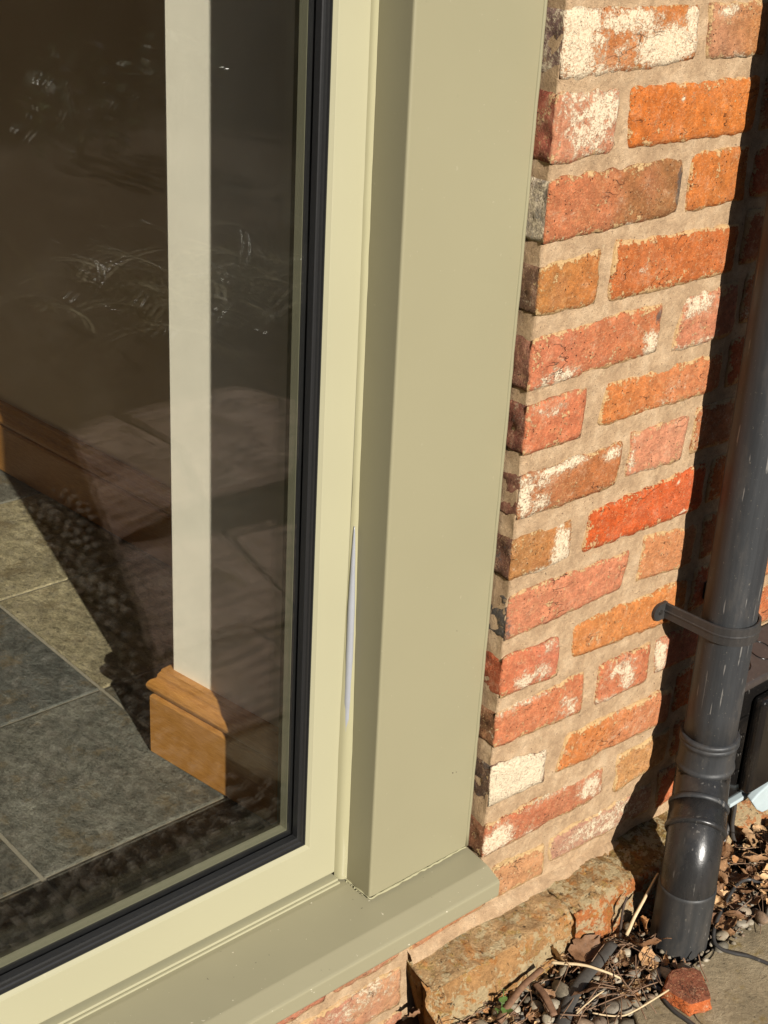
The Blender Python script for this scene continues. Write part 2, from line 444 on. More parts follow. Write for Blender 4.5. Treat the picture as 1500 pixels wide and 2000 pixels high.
T.t.links.new(pb.outputs[0], mxs.inputs[1])
T.t.links.new(trl.outputs[0], mxs.inputs[2])
T.t.links.new(mxs.outputs[0], T.out.inputs['Surface'])
M['blade'] = T.m
T = NT('shrub_leaf')
T.bsdf(T.ramp(rnd_island(T), [(0, (0.018, 0.035, 0.010)), (0.6, (0.045, 0.075, 0.022)), (0.8, (0.12, 0.14, 0.07)), (1, (0.50, 0.48, 0.40))]), 0.12)
M['shrub'] = T.m

# ------------------------------------------------------------------ object helpers
def tag(o, label=None, cat=None, group=None, kind=None):
    for k, v in (('label', label), ('category', cat), ('group', group), ('kind', kind)):
        if v:
            o[k] = v
    return o
def empty(name, loc, **kw):
    o = bpy.data.objects.new(name, None)
    o.empty_display_size = 0.05
    o.location = loc
    col.objects.link(o)
    return tag(o, **kw)
def world_of(o):
    p = Vector((0, 0, 0))
    while o:
        p += Vector(o.location)
        o = o.parent
    return p
def link_mesh(name, me, parent=None, smooth=False, origin=None):
    """mesh given in world coordinates; origin moved to its middle"""
    if origin is None:
        n = max(1, len(me.vertices))
        origin = sum((v.co for v in me.vertices), Vector()) / n
    origin = Vector(origin)
    me.transform(Matrix.Translation(-origin))
    if smooth:
        me.polygons.foreach_set('use_smooth', [True] * len(me.polygons))
    o = bpy.data.objects.new(name, me)
    col.objects.link(o)
    if parent:
        o.parent = parent
        o.location = origin - world_of(parent)
    else:
        o.location = origin
    return o
def obj(name, verts, faces, mat, parent=None, smooth=False, attrs=None, origin=None):
    me = bpy.data.meshes.new(name)
    me.from_pydata([tuple(v) for v in verts], [], faces)
    me.materials.append(mat)
    if attrs:
        for an, vals in attrs.items():
            at = me.attributes.new(an, 'FLOAT_COLOR', 'POINT')
            at.data.foreach_set('color', [x for v in vals for x in (v[0], v[1], v[2], 1.0)])
    me.update()
    return link_mesh(name, me, parent, smooth, origin)
def from_bm(name, bm, mat, parent=None, smooth=False, recalc=True):
    if recalc:
        bmesh.ops.recalc_face_normals(bm, faces=bm.faces[:])
    me = bpy.data.meshes.new(name)
    bm.to_mesh(me)
    bm.free()
    me.materials.append(mat)
    return link_mesh(name, me, parent, smooth)
def bm_box(bm, x0, x1, y0, y1, z0, z1):
    v = [bm.verts.new((x, y, z)) for x in (x0, x1) for y in (y0, y1) for z in (z0, z1)]
    for f in ((0, 1, 3, 2), (4, 6, 7, 5), (0, 4, 5, 1), (2, 3, 7, 6), (0, 2, 6, 4), (1, 5, 7, 3)):
        bm.faces.new([v[i] for i in f])
    return v
def box(name, x0, x1, y0, y1, z0, z1, mat, parent=None, bevel=0.0, seg=2):
    bm = bmesh.new()
    bm_box(bm, x0, x1, y0, y1, z0, z1)
    if bevel:
        bmesh.ops.bevel(bm, geom=bm.edges[:], offset=bevel, segments=seg, affect='EDGES', profile=0.5)
    return from_bm(name, bm, mat, parent, smooth=False)
def prism(name, poly, z0, z1, mat, parent=None, bevel=0.0):
    bm = bmesh.new()
    a = [bm.verts.new((x, y, z0)) for x, y in poly]
    b = [bm.verts.new((x, y, z1)) for x, y in poly]
    bm.faces.new(a)
    bm.faces.new(b)
    n = len(poly)
    for i in range(n):
        bm.faces.new((a[i], a[(i + 1) % n], b[(i + 1) % n], b[i]))
    if bevel:
        bmesh.ops.bevel(bm, geom=bm.edges[:], offset=bevel, segments=2, affect='EDGES', profile=0.5)
    return from_bm(name, bm, mat, parent)
def smooth_path(pts, n=8):
    """Catmull-Rom through the points"""
    P = [Vector(p) for p in pts]
    P = [P[0] * 2 - P[1]] + P + [P[-1] * 2 - P[-2]]
    out = []
    for i in range(1, len(P) - 2):
        a, b, c, d = P[i - 1:i + 3]
        for k in range(n):
            t = k / n
            out.append(0.5 * ((2 * b) + (c - a) * t + (2 * a - 5 * b + 4 * c - d) * t * t + (3 * b - a - 3 * c + d) * t ** 3))
    out.append(P[-2])
    return out
def tube_geo(path, rad, seg=10, flat=1.0, caps=True):
    """rad: number or list; flat squeezes the section's height"""
    path = [Vector(p) for p in path]
    n = len(path)
    verts, faces = [], []
    up = Vector((0, 0, 1))
    d0 = (path[1] - path[0]).normalized()
    if abs(d0.z) > 0.9:
        up = Vector((0, 1, 0))
    side = d0.cross(up).normalized()
    for i, p in enumerate(path):
        d = (path[min(i + 1, n - 1)] - path[max(i - 1, 0)]).normalized()
        side = (side - d * side.dot(d)).normalized()
        nrm = side.cross(d)
        r = rad[i] if isinstance(rad, (list, tuple)) else rad
        for k in range(seg):
            a = 2 * math.pi * k / seg
            verts.append(p + side * (math.cos(a) * r) + nrm * (math.sin(a) * r * flat))
    for i in range(n - 1):
        for k in range(seg):
            k2 = (k + 1) % seg
            faces.append((i * seg + k, i * seg + k2, (i + 1) * seg + k2, (i + 1) * seg + k))
    if caps:
        faces.append(tuple(range(seg))[::-1])
        faces.append(tuple((n - 1) * seg + k for k in range(seg)))
    return verts, faces
def tube(name, path, rad, mat, parent=None, seg=10, flat=1.0):
    v, f = tube_geo(path, rad, seg, flat)
    return obj(name, v, f, mat, parent, smooth=True)
def N(p, s, off=0.0):
    return noise.noise(Vector((p[0] * s + off, p[1] * s + off * 0.7, p[2] * s - off)))

# ------------------------------------------------------------------ brick wall
H = 0.078
wall = empty('brick_wall', (0.0, 0.0, -1.2), label='old red and orange brick wall with pale mortar and patches of limewash', cat='wall')

def blob_val(blobs, u, v, wob):
    best = 0.0
    for cx, cy, rx, ry, s in blobs:
        d = math.hypot((u - cx) / rx, (v - cy) / ry) + wob * 0.35
        best = max(best, s * max(0.0, min(1.0, 1.45 - d)))
    return best
def make_brick(q, spec=None, res=0.0048, corner=False, depth=0.045, face=-0.0015, seed=0.0):
    spec = spec or {}
    (xa, za), (xb, zb), (xc, zc), (xd, zd) = q                 # TL TR BR BL
    if corner:
        xa, xd = max(xa, -.0015), max(xd, -.0015)
    wdt = ((xb - xa) + (xc - xd)) / 2
    hgt = ((za - zd) + (zb - zc)) / 2
    gw = 0.0023
    xb, xc, za, zb, zc, zd = xb + gw, xc + gw, za + gw, zb + gw, zc - gw, zd - gw
    if not corner:
        xa, xd = xa - gw, xd - gw
    nx, nz = max(3, int(wdt / res)), max(3, int(hgt / res))
    t1 = Vector(spec.get('c', (0.42, 0.11, 0.03)))
    t2 = Vector(spec.get('c2', tuple(t1)))
    te = Vector(spec.get('end', tuple(t1 * 0.6))) * 1.35
    blobs, soots = spec.get('paint', []), spec.get('soot', [])
    base, lime = spec.get('base', 0.0), spec.get('lime', 0.55)
    cut = spec.get('cut', {})
    verts, tint, wear, idx = [], [], [], {}
    for j in range(nz + 1):
        for i in range(nx + 1):
            s, t = -1 + 2 * i / nx, -1 + 2 * j / nz
            mm = max(abs(s), abs(t))
            ss, tt = s, t
            if mm > 0:
                rx_, rz_ = abs(s), abs(t)
                n = 9.0
                k = mm / ((rx_ ** n + rz_ ** n) ** (1 / n))
                k = 1 - (1 - k) * 0.4
                ss, tt = s * k, t * k
                if corner and s < 0:
                    ss = s
            u, v = (ss + 1) / 2, (tt + 1) / 2
            x = (xd * (1 - u) + xc * u) * (1 - v) + (xa * (1 - u) + xb * u) * v
            z = (zd * (1 - u) + zc * u) * (1 - v) + (za * (1 - u) + zb * u) * v
            p = (x, seed, z)
            # ragged outline
            ex = (1 - abs(s)) * wdt / 2
            ez = (1 - abs(t)) * hgt / 2
            wob = N(p, 55) * 0.0026 + N(p, 170, 3.1) * 0.0010
            if not (corner and s < -0.5):
                x += math.copysign(1, s) * wob * math.exp(-ex / 0.006)
            z += math.copysign(1, t) * (wob if t < 0 else wob * 1.6) * math.exp(-ez / 0.006)
            e = min(ex if not (corner and s < 0) else ex * 1.0, ez)
            drop = 0.0022 * math.exp(-e / 0.0018)
            y = face + drop + N(p, 30, 9.0) * 0.0013 + N(p, 110, 5.0) * 0.0007
            if corner and s < 0:
                x += 0.0016 * math.exp(-ex / 0.002) + N(p, 80, 2.0) * 0.0012 * math.exp(-ex / 0.01)
            idx[i, j] = len(verts)
            verts.append(Vector((x, y, z)))
            wb = N(p, 28, 11.0)
            tint.append(t1.lerp(t2, max(0, min(1, u * 1.6 - 0.3 + wb * 0.5))))
            pv = base + blob_val(blobs, u, v, wb)
            sv = blob_val(soots, u, v, wb)
            ed = math.exp(-e / 0.0034) if not (corner and s < -0.9 and abs(t) < 0.8) else 0.2
            wear.append((min(1.2, pv), sv, ed * lime * 0.95 + 0.11))
    faces = []
    for j in range(nz):
        for i in range(nx):
            faces.append((idx[i, j], idx[i + 1, j], idx[i + 1, j + 1], idx[i, j + 1]))
    loop = [(i, 0) for i in range(nx)] + [(nx, j) for j in range(nz)] + [(i, nz) for i in range(nx, 0, -1)] + [(0, j) for j in range(nz, 0, -1)]
    prev = [idx[k] for k in loop]
    ys = [0.003, 0.0065, 0.010, 0.014, 0.018, 0.022, 0.027, 0.034, depth] if corner else [0.006, depth]
    for dy in ys:
        ring = []
        for (i, j), pi in zip(loop, [idx[k] for k in loop]):
            bv = verts[pi]
            left = corner and i == 0
            x, z = bv.x, bv.z
            if left:
                pz = (0.3 + seed, dy, z)
                x = bv.x + N(pz, 70) * 0.0020 + N(pz, 190, 4.0) * 0.0014
                if j in (0, nz):
                    x += 0.0015
            ring.append(len(verts))
            verts.append(Vector((x, face + dy + 0.001, z)))
            if left:
                tint.append(te * (0.8 + 0.5 * N((seed, dy, z), 60)))
                wear.append((spec.get('endpaint', 0.05), spec.get('endsoot', 0.25), 0.15))
            else:
                tint.append(t1 * 0.7)
                wear.append((0.0, 0.0, 0.5))
        n = len(loop)
        for a in range(n):
            b = (a + 1) % n
            faces.append((prev[a], ring[a], ring[b], prev[b]))
        prev = ring
    o = obj('brick', verts, faces, M['brick'], wall, smooth=True, attrs={'tint': tint, 'wear': wear})
    return o

HERO = {
 '0a': ([(-.0012, .0644), (.2015, .0606), (.2051, .0080), (.0011, .0021)], dict(c=(0.388, 0.131, 0.0382), c2=(0.427, 0.136, 0.0271), base=.12, paint=[(.12, .5, .15, .8, .95), (.45, .78, .22, .18, .8), (.78, .28, .28, .36, 1), (.95, .6, .06, .6, .85), (.3, .05, .3, .1, .5)], end=(.16, .095, .085), endpaint=.42, endsoot=.3)),
 '0b': ([(.2221, .0583), (.3230, .0608), (.3250, .0064), (.2280, .0085)], dict(c=(0.388, 0.178, 0.0887), c2=(0.369, 0.152, 0.0498), paint=[(.3, .88, .18, .14, .75), (.6, .0, .4, .08, .6)], lime=.7)),
 '1a': ([(-.0035, -.0142), (.0915, -.0164), (.0899, -.0746), (-.0028, -.0781)], dict(c=(0.446, 0.178, 0.0932), base=.30, paint=[(.68, .6, .42, .6, .42), (.2, .8, .15, .2, .3)], end=(.24, .065, .04), endsoot=.2)),
 '1b': ([(.1105, -.0158), (.3270, -.0207), (.3260, -.0764), (.1165, -.0744)], dict(c=(0.456, 0.126, 0.0223), c2=(0.485, 0.147, 0.0269), paint=[(.38, .72, .018, .04, 1)], lime=.4)),
 '2a': ([(-.0022, -.0965), (.2074, -.0967), (.2097, -.1528), (-.0023, -.1577)], dict(c=(0.407, 0.136, 0.0562), c2=(0.25, 0.105, 0.036), soot=[(.985, .5, .045, .5, .9)], paint=[(.62, .02, .035, .06, 1)], end=(.27, .24, .19), endpaint=.5, endsoot=.2)),
 '2b': ([(.2288, -.0944), (.3260, -.0949), (.3290, -.1534), (.2275, -.1551)], dict(c=(0.446, 0.136, 0.0293), c2=(0.407, 0.126, 0.0246), lime=.6)),
 '3a': ([(-.0047, -.1854), (.0899, -.1803), (.0915, -.2367), (-.0077, -.2331)], dict(c=(0.359, 0.147, 0.0398), c2=(0.388, 0.14, 0.0362), end=(.14, .075, .045), endsoot=.35, endpaint=.15, lime=.75)),
 '3b': ([(.1163, -.1750), (.3280, -.1848), (.3300, -.2373), (.1135, -.2373)], dict(c=(0.388, 0.109, 0.0278), c2=(0.417, 0.114, 0.0285), paint=[(.22, .45, .05, .08, .55)], lime=.8)),
 '4a': ([(-.0069, -.2625), (.2085, -.2563), (.2082, -.3120), (-.0033, -.3162)], dict(c=(0.427, 0.136, 0.0637), c2=(0.407, 0.131, 0.0496), base=.06, paint=[(.22, .1, .16, .2, .6), (.93, .22, .07, .28, .95)], soot=[(.965, .74, .03, .2, .95)], end=(.20, .085, .055), endsoot=.2, lime=.8)),
 '4b': ([(.2515, -.2612), (.3480, -.2561), (.3490, -.3172), (.2377, -.3186)], dict(c=(0.427, 0.157, 0.0799), base=.10, paint=[(.25, .85, .3, .25, .6), (.3, .0, .5, .15, .5)], lime=.8)),
 '5a': ([(-.0038, -.3370), (.0942, -.3316), (.0906, -.3892), (-.0091, -.3892)], dict(c=(0.446, 0.136, 0.059), base=.05, paint=[(.4, .85, .4, .18, .42)], end=(.15, .05, .032), endsoot=.4)),
 '5b': ([(.1321, -.3389), (.3380, -.3423), (.3390, -.3856), (.1232, -.3848)], dict(c=(0.456, 0.147, 0.0379), c2=(0.446, 0.157, 0.0623), paint=[(.55, .3, .12, .3, .35)], lime=.7)),
 '6a': ([(-.0004, -.4165), (.1663, -.4161), (.1642, -.4670), (.0004, -.4666)], dict(c=(0.32, 0.119, 0.0458), c2=(0.349, 0.119, 0.0382), base=.02, paint=[(.06, .45, .07, .6, 1), (.18, .2, .14, .28, .6), (.35, .92, .32, .13, .85), (.9, .82, .11, .18, .7), (.25, .75, .12, .2, .6)], end=(.17, .07, .045), endsoot=.3)),
 '6b': ([(.1874, -.4124), (.2880, -.4107), (.2830, -.4656), (.1834, -.4611)], dict(c=(.48, .19, .10), c2=(.49, .21, .115), base=.06, paint=[(.06, .5, .05, .5, .7), (.4, .0, .3, .07, .6)], lime=.6)),
 '7a': ([(-.0030, -.4928), (.0928, -.4965), (.0982, -.5431), (-.0020, -.5412)], dict(c=(0.33, 0.147, 0.0471), c2=(0.349, 0.137, 0.0382), paint=[(.84, .5, .17, .6, 1), (.5, .02, .22, .12, .8)], end=(.12, .055, .035), endsoot=.45)),
 '7b': ([(.1267, -.4952), (.3360, -.4848), (.3390, -.5449), (.1231, -.5414)], dict(c=(0.456, 0.0786, 0.0152), c2=(0.466, 0.089, 0.0249), paint=[(.75, .8, .02, .05, .8), (.3, .0, .04, .05, .9), (.83, .1, .03, .06, .9)], lime=.5)),
 '8a': ([(.0018, -.5634), (.2096, -.5703), (.1993, -.6153), (-.0004, -.6203)], dict(c=(.46, .17, .085), c2=(0.466, 0.167, 0.0818), soot=[(.0, .2, .07, .5, .62)], end=(.07, .06, .05), endsoot=.7, lime=.6)),
 '8b': ([(.2385, -.5577), (.3400, -.5724), (.3410, -.6261), (.2330, -.6161)], dict(c=(0.446, 0.178, 0.0703), base=.05, lime=.8)),
 '9a': ([(-.0021, -.6459), (.0954, -.6479), (.0995, -.7012), (.0003, -.6962)], dict(c=(0.466, 0.136, 0.059), c2=(0.446, 0.14, 0.0726), base=.05, paint=[(.38, .25, .16, .25, .62), (.68, .3, .16, .2, .75), (.85, .85, .18, .2, .45)], end=(.32, .075, .03), endsoot=.1)),
 '9b': ([(.1237, -.6435), (.3380, -.6467), (.3390, -.7014), (.1280, -.6869)], dict(c=(0.456, 0.167, 0.0474), c2=(0.466, 0.161, 0.0406), base=.0, paint=[(.2, .3, .1, .15, .3)], lime=.6)),
 '10a': ([(-.0016, -.7201), (.1523, -.7188), (.1535, -.7757), (.0003, -.7671)], dict(c=(0.456, 0.152, 0.0672), c2=(0.436, 0.14, 0.059), base=.05, paint=[(.82, .25, .14, .35, .5), (.3, .95, .4, .1, .5)], end=(.17, .075, .035), endsoot=.25, lime=.75)),
 '10b': ([(.1818, -.7215), (.2768, -.7213), (.2792, -.7770), (.1831, -.7768)], dict(c=(0.436, 0.137, 0.0598), base=.06, paint=[(.55, .5, .16, .5, .8), (.3, .7, .2, .2, .7), (.25, .05, .3, .12, .6)], lime=.6)),
 '10c': ([(.2930, -.7238), (.4000, -.7247), (.4020, -.7740), (.2987, -.7734)], dict(c=(0.417, 0.14, 0.0726), paint=[(.08, .5, .12, .6, .95)])),
 '11a': ([(-.0017, -.7937), (.0958, -.8103), (.0970, -.8559), (.0012, -.8514)], dict(c=(0.13, 0.05, 0.045), base=.30, paint=[(.45, .55, .7, .7, .9)], soot=[(.9, .55, .06, .25, .8), (.05, .0, .25, .2, .8)], end=(.10, .055, .035), endsoot=.5)),
 '11b': ([(.1366, -.8029), (.3380, -.8124), (.3400, -.8626), (.1201, -.8529)], dict(c=(0.456, 0.152, 0.0408), c2=(0.446, 0.167, 0.0737), base=.12, lime=.85)),
 '12a': ([(-.0001, -.8828), (.2150, -.8864), (.2198, -.9307), (-.0025, -.9273)], dict(c=(0.388, 0.119, 0.0536), c2=(0.369, 0.137, 0.0654), base=.02, paint=[(.11, .38, .15, .45, 1), (.88, .55, .1, .4, .75), (.3, .1, .2, .12, .5), (.6, .95, .4, .1, .5)], end=(.17, .07, .035), endsoot=.3, lime=.8)),
 '12b': ([(.2455, -.8824), (.3480, -.8833), (.3500, -.9313), (.2469, -.9382)], dict(c=(0.407, 0.199, 0.0719), base=.06, lime=.95)),
 '13a': ([(.0221, -.9560), (.1127, -.9636), (.1163, -1.0100), (.0304, -1.0043)], dict(c=(0.427, 0.209, 0.0932), base=.06, lime=1.0)),
 '13b': ([(.1272, -.9620), (.3300, -.9639), (.3320, -1.0080), (.1314, -.9983)], dict(c=(0.349, 0.178, 0.114), base=.22, paint=[(.55, .5, .4, .4, .35)], lime=1.0)),
 '14s': ([(-.330, -1.0290), (-.128, -1.0300), (-.126, -1.0880), (-.332, -1.0870)], dict(c=(0.388, 0.157, 0.108), c2=(0.407, 0.199, 0.101), base=.16, paint=[(.75, .8, .25, .3, .35), (.45, .5, .3, .2, .2)], lime=.9)),
 '14t': ([(-.560, -1.0290), (-.345, -1.0300), (-.345, -1.0880), (-.560, -1.0870)], dict(c=(0.388, 0.14, 0.0726), base=.16, lime=.9)),
 '13s': ([(-.232, -.9560), (-.130, -.9560), (-.128, -1.0120), (-.232, -1.0120)], dict(c=(0.407, 0.178, 0.0932), base=.18, lime=.9)),
 '13t': ([(-.115, -.9560), (.008, -.9560), (.012, -1.0060), (-.113, -1.0120)], dict(c=(0.407, 0.178, 0.0844), base=.08, lime=.9)),
 '13r': ([(-.462, -.9560), (-.246, -.9560), (-.246, -1.0120), (-.462, -1.0120)], dict(c=(0.388, 0.14, 0.0778), base=.16, lime=.9)),
 '15s': ([(-.250, -1.1040), (-.118, -1.1040), (-.118, -1.1640), (-.250, -1.1640)], dict(c=(0.369, 0.152, 0.0824), base=.2, lime=.9)),
}
CORNERS = {'0a', '1a', '2a', '3a', '4a', '5a', '6a', '7a', '8a', '9a', '10a', '11a', '12a'}
sd = 0.0
for k, (q, s) in HERO.items():
    sd += 1.7
    make_brick(q, s, corner=k in CORNERS, seed=sd, face=-0.0016 + 0.0008 * math.sin(sd * 5))
# the rest of the wall, in the pipe's shade, beside the box and above the picture
PAL = [(.43, .12, .038), (.40, .10, .036), (.44, .15, .055), (.36, .12, .044), (.45, .125, .03), (.42, .17, .075), (.33, .10, .04)]
for k in range(-4, 14):
    zt, zb = -H * k + 0.061, -H * k + 0.004
    if k >= 0:
        x = {0: .338, 1: .341, 2: .343, 3: .345, 4: .363, 5: .353, 6: .304, 7: .353, 8: .356, 9: .353, 10: .416, 11: .354, 12: .364, 13: .346}[k]
        hd = k % 2 == 1
    else:
        x, hd = 0.0, k % 2 == 1
    if k == 6:
        hd = True
    first = k < 0
    while x < 0.98:
        L = 0.098 if hd else 0.208
        dz = random.uniform(-.003, .003)
        c = random.choice(PAL)
        make_brick([(x, zt + dz), (x + L, zt + dz), (x + L, zb + dz), (x, zb + dz)],
                   dict(c=c, c2=random.choice(PAL), base=random.choice([0, .05, .1, .2]), lime=random.uniform(.5, .9)),
                   res=0.008, corner=first, seed=sd)
        sd += 1.3
        first = False
        x += L + random.uniform(.012, .018)
        hd = not hd
# mortar: one bent sheet round the arris with a solid core behind
def mortar_sheet():
    verts, faces = [], []
    xs = [('e', 0.10), ('e', 0.06), ('e', 0.036), ('e', 0.028), ('e', 0.022), ('e', 0.016), ('e', 0.010), ('e', 0.005)]
    X = [i * 0.006 for i in range(0, 60)] + [0.36 + i * 0.02 for i in range(0, 34)]
    Z = [-1.20 + i * 0.0058 for i in range(0, 226)] + [0.12 + i * 0.03 for i in range(0, 12)]
    cols = []
    for z in Z:
        row = []
        for _, yy in xs:
            p = (0.0, yy, z)
            row.append((0.0022 + N(p, 60) * 0.0014 + N(p, 160, 2) * 0.0006, yy, z))
        for x in X:
            p = (x, 0, z)
            y = 0.0017 + N(p, 22, 1.0) * 0.0016 + N(p, 75, 4.0) * 0.0011 + N(p, 190, 2.0) * 0.0005 + (0.0012 if x == 0 else 0)
            row.append((0.0022 + x + N(p, 60) * 0.0014 * (1 if x == 0 else 0), y, z))
        cols.append(row)
    nrow = len(cols[0])
    for r in cols:
        verts += r
    for j in range(len(Z) - 1):
        for i in range(nrow - 1):
            a = j * nrow + i
            faces.append((a, a + 1, a + nrow + 1, a + nrow))
    # back and closing faces
    b0 = len(verts)
    for z in (Z[0], Z[-1]):
        verts.append((0.0022, 0.24, z))
        verts.append((X[-1] + 0.0022, 0.24, z))
    top = (len(Z) - 1) * nrow
    faces.append((b0, b0 + 2, top, 0))
    faces.append((b0 + 1, nrow - 1, top + nrow - 1, b0 + 3))
    faces.append((b0, b0 + 1, b0 + 3, b0 + 2))
    return obj('mortar', verts, faces, M['mortar'], wall, smooth=True)
mortar_sheet()
def mortar_low():
    verts, faces = [], []
    X = [-1.6 + i * 0.05 for i in range(20)] + [-0.6 + i * 0.0062 for i in range(98)]
    Z = [-1.2 + i * 0.0062 for i in range(40)]
    for z in Z:
        for x in X:
            p = (x, 0, z)
            verts.append((x, 0.0014 + N(p, 22, 1.0) * 0.0014 + N(p, 75, 4.0) * 0.0010, z))
    n = len(X)
    for j in range(len(Z) - 1):
        for i in range(n - 1):
            a = j * n + i
            faces.append((a, a + 1, a + n + 1, a + n))
    b0 = len(verts)
    for z in (Z[0], Z[-1]):
        verts.append((X[0], 0.12, z))
        verts.append((X[-1], 0.12, z))
    top = (len(Z) - 1) * n
    faces += [(b0, b0 + 1, b0 + 3, b0 + 2), (top, top + n - 1, b0 + 3, b0 + 2), (0, top, b0 + 2, b0)]
    return obj('mortar', verts, faces, M['mortar'], wall, smooth=True)
mortar_low()
box('lintel', -1.75, 1.0, 0.0, 0.24, 1.22, 1.45, M['mortar'], wall)
box('wall_pier', -1.75, -1.42, 0.0, 0.24, -0.955, 1.22, M['mortar'], wall)
box('wall_pier', 0.003, 1.0, 0.0, 0.24, 0.50, 1.22, M['mortar'], wall)

# ------------------------------------------------------------------ projecting plinth of old blocks
plinth = empty('stone_plinth', (0.1, -0.04, -1.14), label='mossy weathered plinth course projecting at the foot of the brick wall', cat='plinth')
def block(name, x0, x1, yf, z0, z1, tint, rough=0.004, res=0.005, tilt=0.0, seed=0.0, moss=0.7, lich=0.2, front_tint=None, chip=0.0, slope=0.012, pl=1.0, prt=1.0):
    """rough block: front, top and both ends as one displaced shell; back at y=0.004"""
    yb = 0.006
    D = yb - yf
    nx = max(3, int((x1 - x0) / res))
    nt = max(3, int(D / res))
    nf = max(3, int((z1 - z0) / res))
    prof = [(yb - D * i / nt, z1 - slope * (i / nt)) for i in range(nt)] + [(yf - 0.016 * (i / nf) ** 1.0, z1 - slope - (z1 - slope - z0) * i / nf) for i in range(nf + 1)]
    # soften the arris
    np_ = len(prof)
    sm = []
    for i in range(np_):
        a, b = max(0, i - 2), min(np_ - 1, i + 2)
        sm.append((sum(p[0] for p in prof[a:b + 1]) / (b - a + 1), sum(p[1] for p in prof[a:b + 1]) / (b - a + 1)) if 2 < i < np_ - 3 else prof[i])
    prof = sm
    verts, faces, ti, we = [], [], [], []
    tv, fv = Vector(tint), Vector(front_tint or tint)
    for i in range(nx + 1):
        u = i / nx
        x = x0 + (x1 - x0) * u
        eu = min(u, 1 - u) * (x1 - x0)
        pull = (0.008 * pl if u < .5 else 0.008 * prt) * math.exp(-eu / 0.005)
        for j, (y, z) in enumerate(prof):
            p = (x, y, z)
            d = N(p, 20) * rough * 0.8 + N(p, 62, 3) * rough * 0.5 + N(p, 160, 6) * rough * 0.4
            top = j < nt
            k = j / (np_ - 1)
            dy = -d * (0.25 if top else 1.0) * (1 if j > 1 else 0)
            dz = d * (1.0 if top else 0.35)
            yy, zz = y + dy, z + dz
            yy += pull * (0 if top else 1) + (0.6 * pull if top and j > nt - 3 else 0)
            zz -= pull * 0.7 if top else 0
            if chip and u < 0.35 and not top:
                yy += chip * (1 - u / 0.35) * (0.5 + 0.8 * N(p, 40, 8))
            xx = x + N(p, 40, 5) * 0.003 * math.exp(-eu / 0.02)
            verts.append((xx, yy, zz + tilt * (x - x0)))
            ti.append((fv if not top else tv))
            we.append((lich + (0.35 if (not top and k > .5 and N(p, 15, 2) > .1) else 0), moss * (1.0 if top else 0.45), 0))
    for i in range(nx):
        for j in range(np_ - 1):
            a = i * np_ + j
            faces.append((a, a + 1, a + np_ + 1, a + np_))
    faces.append(tuple(range(np_)))
    faces.append(tuple(nx * np_ + j for j in range(np_))[::-1])
    return obj(name, verts, faces, M['plinth'], plinth, smooth=True, attrs={'tint': ti, 'wear': we})
block('stone_block', -0.116, 0.1190, -0.058, -1.15, -1.020, (.42, .265, .125), tilt=-0.018, seed=1.0, moss=.34, lich=.10, front_tint=(.43, .235, .095), chip=0.030, rough=0.0075, res=.0042, prt=0.12)
block('brick_block', 0.1195, 0.2370, -0.064, -1.15, -1.0245, (.38, .235, .105), seed=2.3, moss=.42, lich=.22, front_tint=(.43, .15, .05), rough=0.0075, res=.0042, pl=0.12, prt=.4)
block('brick_block', 0.2385, 0.4225, -0.064, -1.15, -1.027, (.22, .125, .045), seed=3.9, moss=.6, lich=.2, front_tint=(.40, .14, .04))
block('brick_block', 0.425, 0.62, -0.060, -1.15, -1.050, (.42, .19, .08), seed=5.1, moss=.1, lich=.35, front_tint=(.44, .17, .06), slope=.03)
block('brick_block', 0.625, 0.98, -0.060, -1.15, -1.045, (.40, .17, .07), seed=6.1, moss=.2, lich=.35, front_tint=(.44, .17, .06), res=.01, slope=.03)
# mortar fillet along the back of the plinth's top
def fillet():
    v, f = [], []
    n = 110
    for i in range(n + 1):
        x = -0.118 + 1.09 * i / n
        w_ = 0.010 + N((x, 0, 0), 14) * 0.003 + N((x, 1, 0), 60) * 0.002
        zz = -1.020 - 0.030 * max(0, min(1, (x - .0) / .42))
        v += [(x, 0.004, zz + 0.012 + N((x, 3, 0), 20) * .003), (x, -w_ * 0.55, zz + 0.008), (x, -w_ * 1.15, zz - 0.002 + N((x, 5, 0), 40) * .002)]
    for i in range(n):
        for j in range(2):
            a = i * 3 + j
            f.append((a, a + 1, a + 4, a + 3))
    return obj('mortar_fillet', v, f, M['mortar'], plinth, smooth=True)
fillet()

# ------------------------------------------------------------------ window
win = empty('window', (-0.6, 0.06, -0.96), label='olive framed double glazed window with deep sill and wide post', cat='window')
def post():
    """wide corner post: front face, reveal on its left; leans a touch as in the photo"""
    bm = bmesh.new()
    def xl(z): return -0.1614 - 0.0075 * (z + 0.93) / 1.007
    def xr(z): return -0.0048 + 0.0022 * (z + 0.93) / 1.007
    z0, z1 = -0.9225, 1.2
    a = [bm.verts.new(p) for p in ((xl(z0), .025, z0), (xr(z0), .025, z0), (0.0018, .032, z0), (0.0018, .13, z0), (xl(z0), .13, z0))]
    b = [bm.verts.new(p) for p in ((xl(z1), .025, z1), (xr(z1), .025, z1), (0.0018, .032, z1), (0.0018, .13, z1), (xl(z1), .13, z1))]
    bm.faces.new(a), bm.faces.new(b)
    ed = None
    for i in range(5):
        bm.faces.new((a[i], a[(i + 1) % 5], b[(i + 1) % 5], b[i]))
    bm.edges.ensure_lookup_table()
    e = [e for e in bm.edges if set(e.verts) == {a[0], b[0]}]
    bmesh.ops.bevel(bm, geom=e, offset=0.0028, segments=4, affect='EDGES', profile=0.5)
    o = from_bm('post', bm, M['post_paint'], win)
    return o
post()
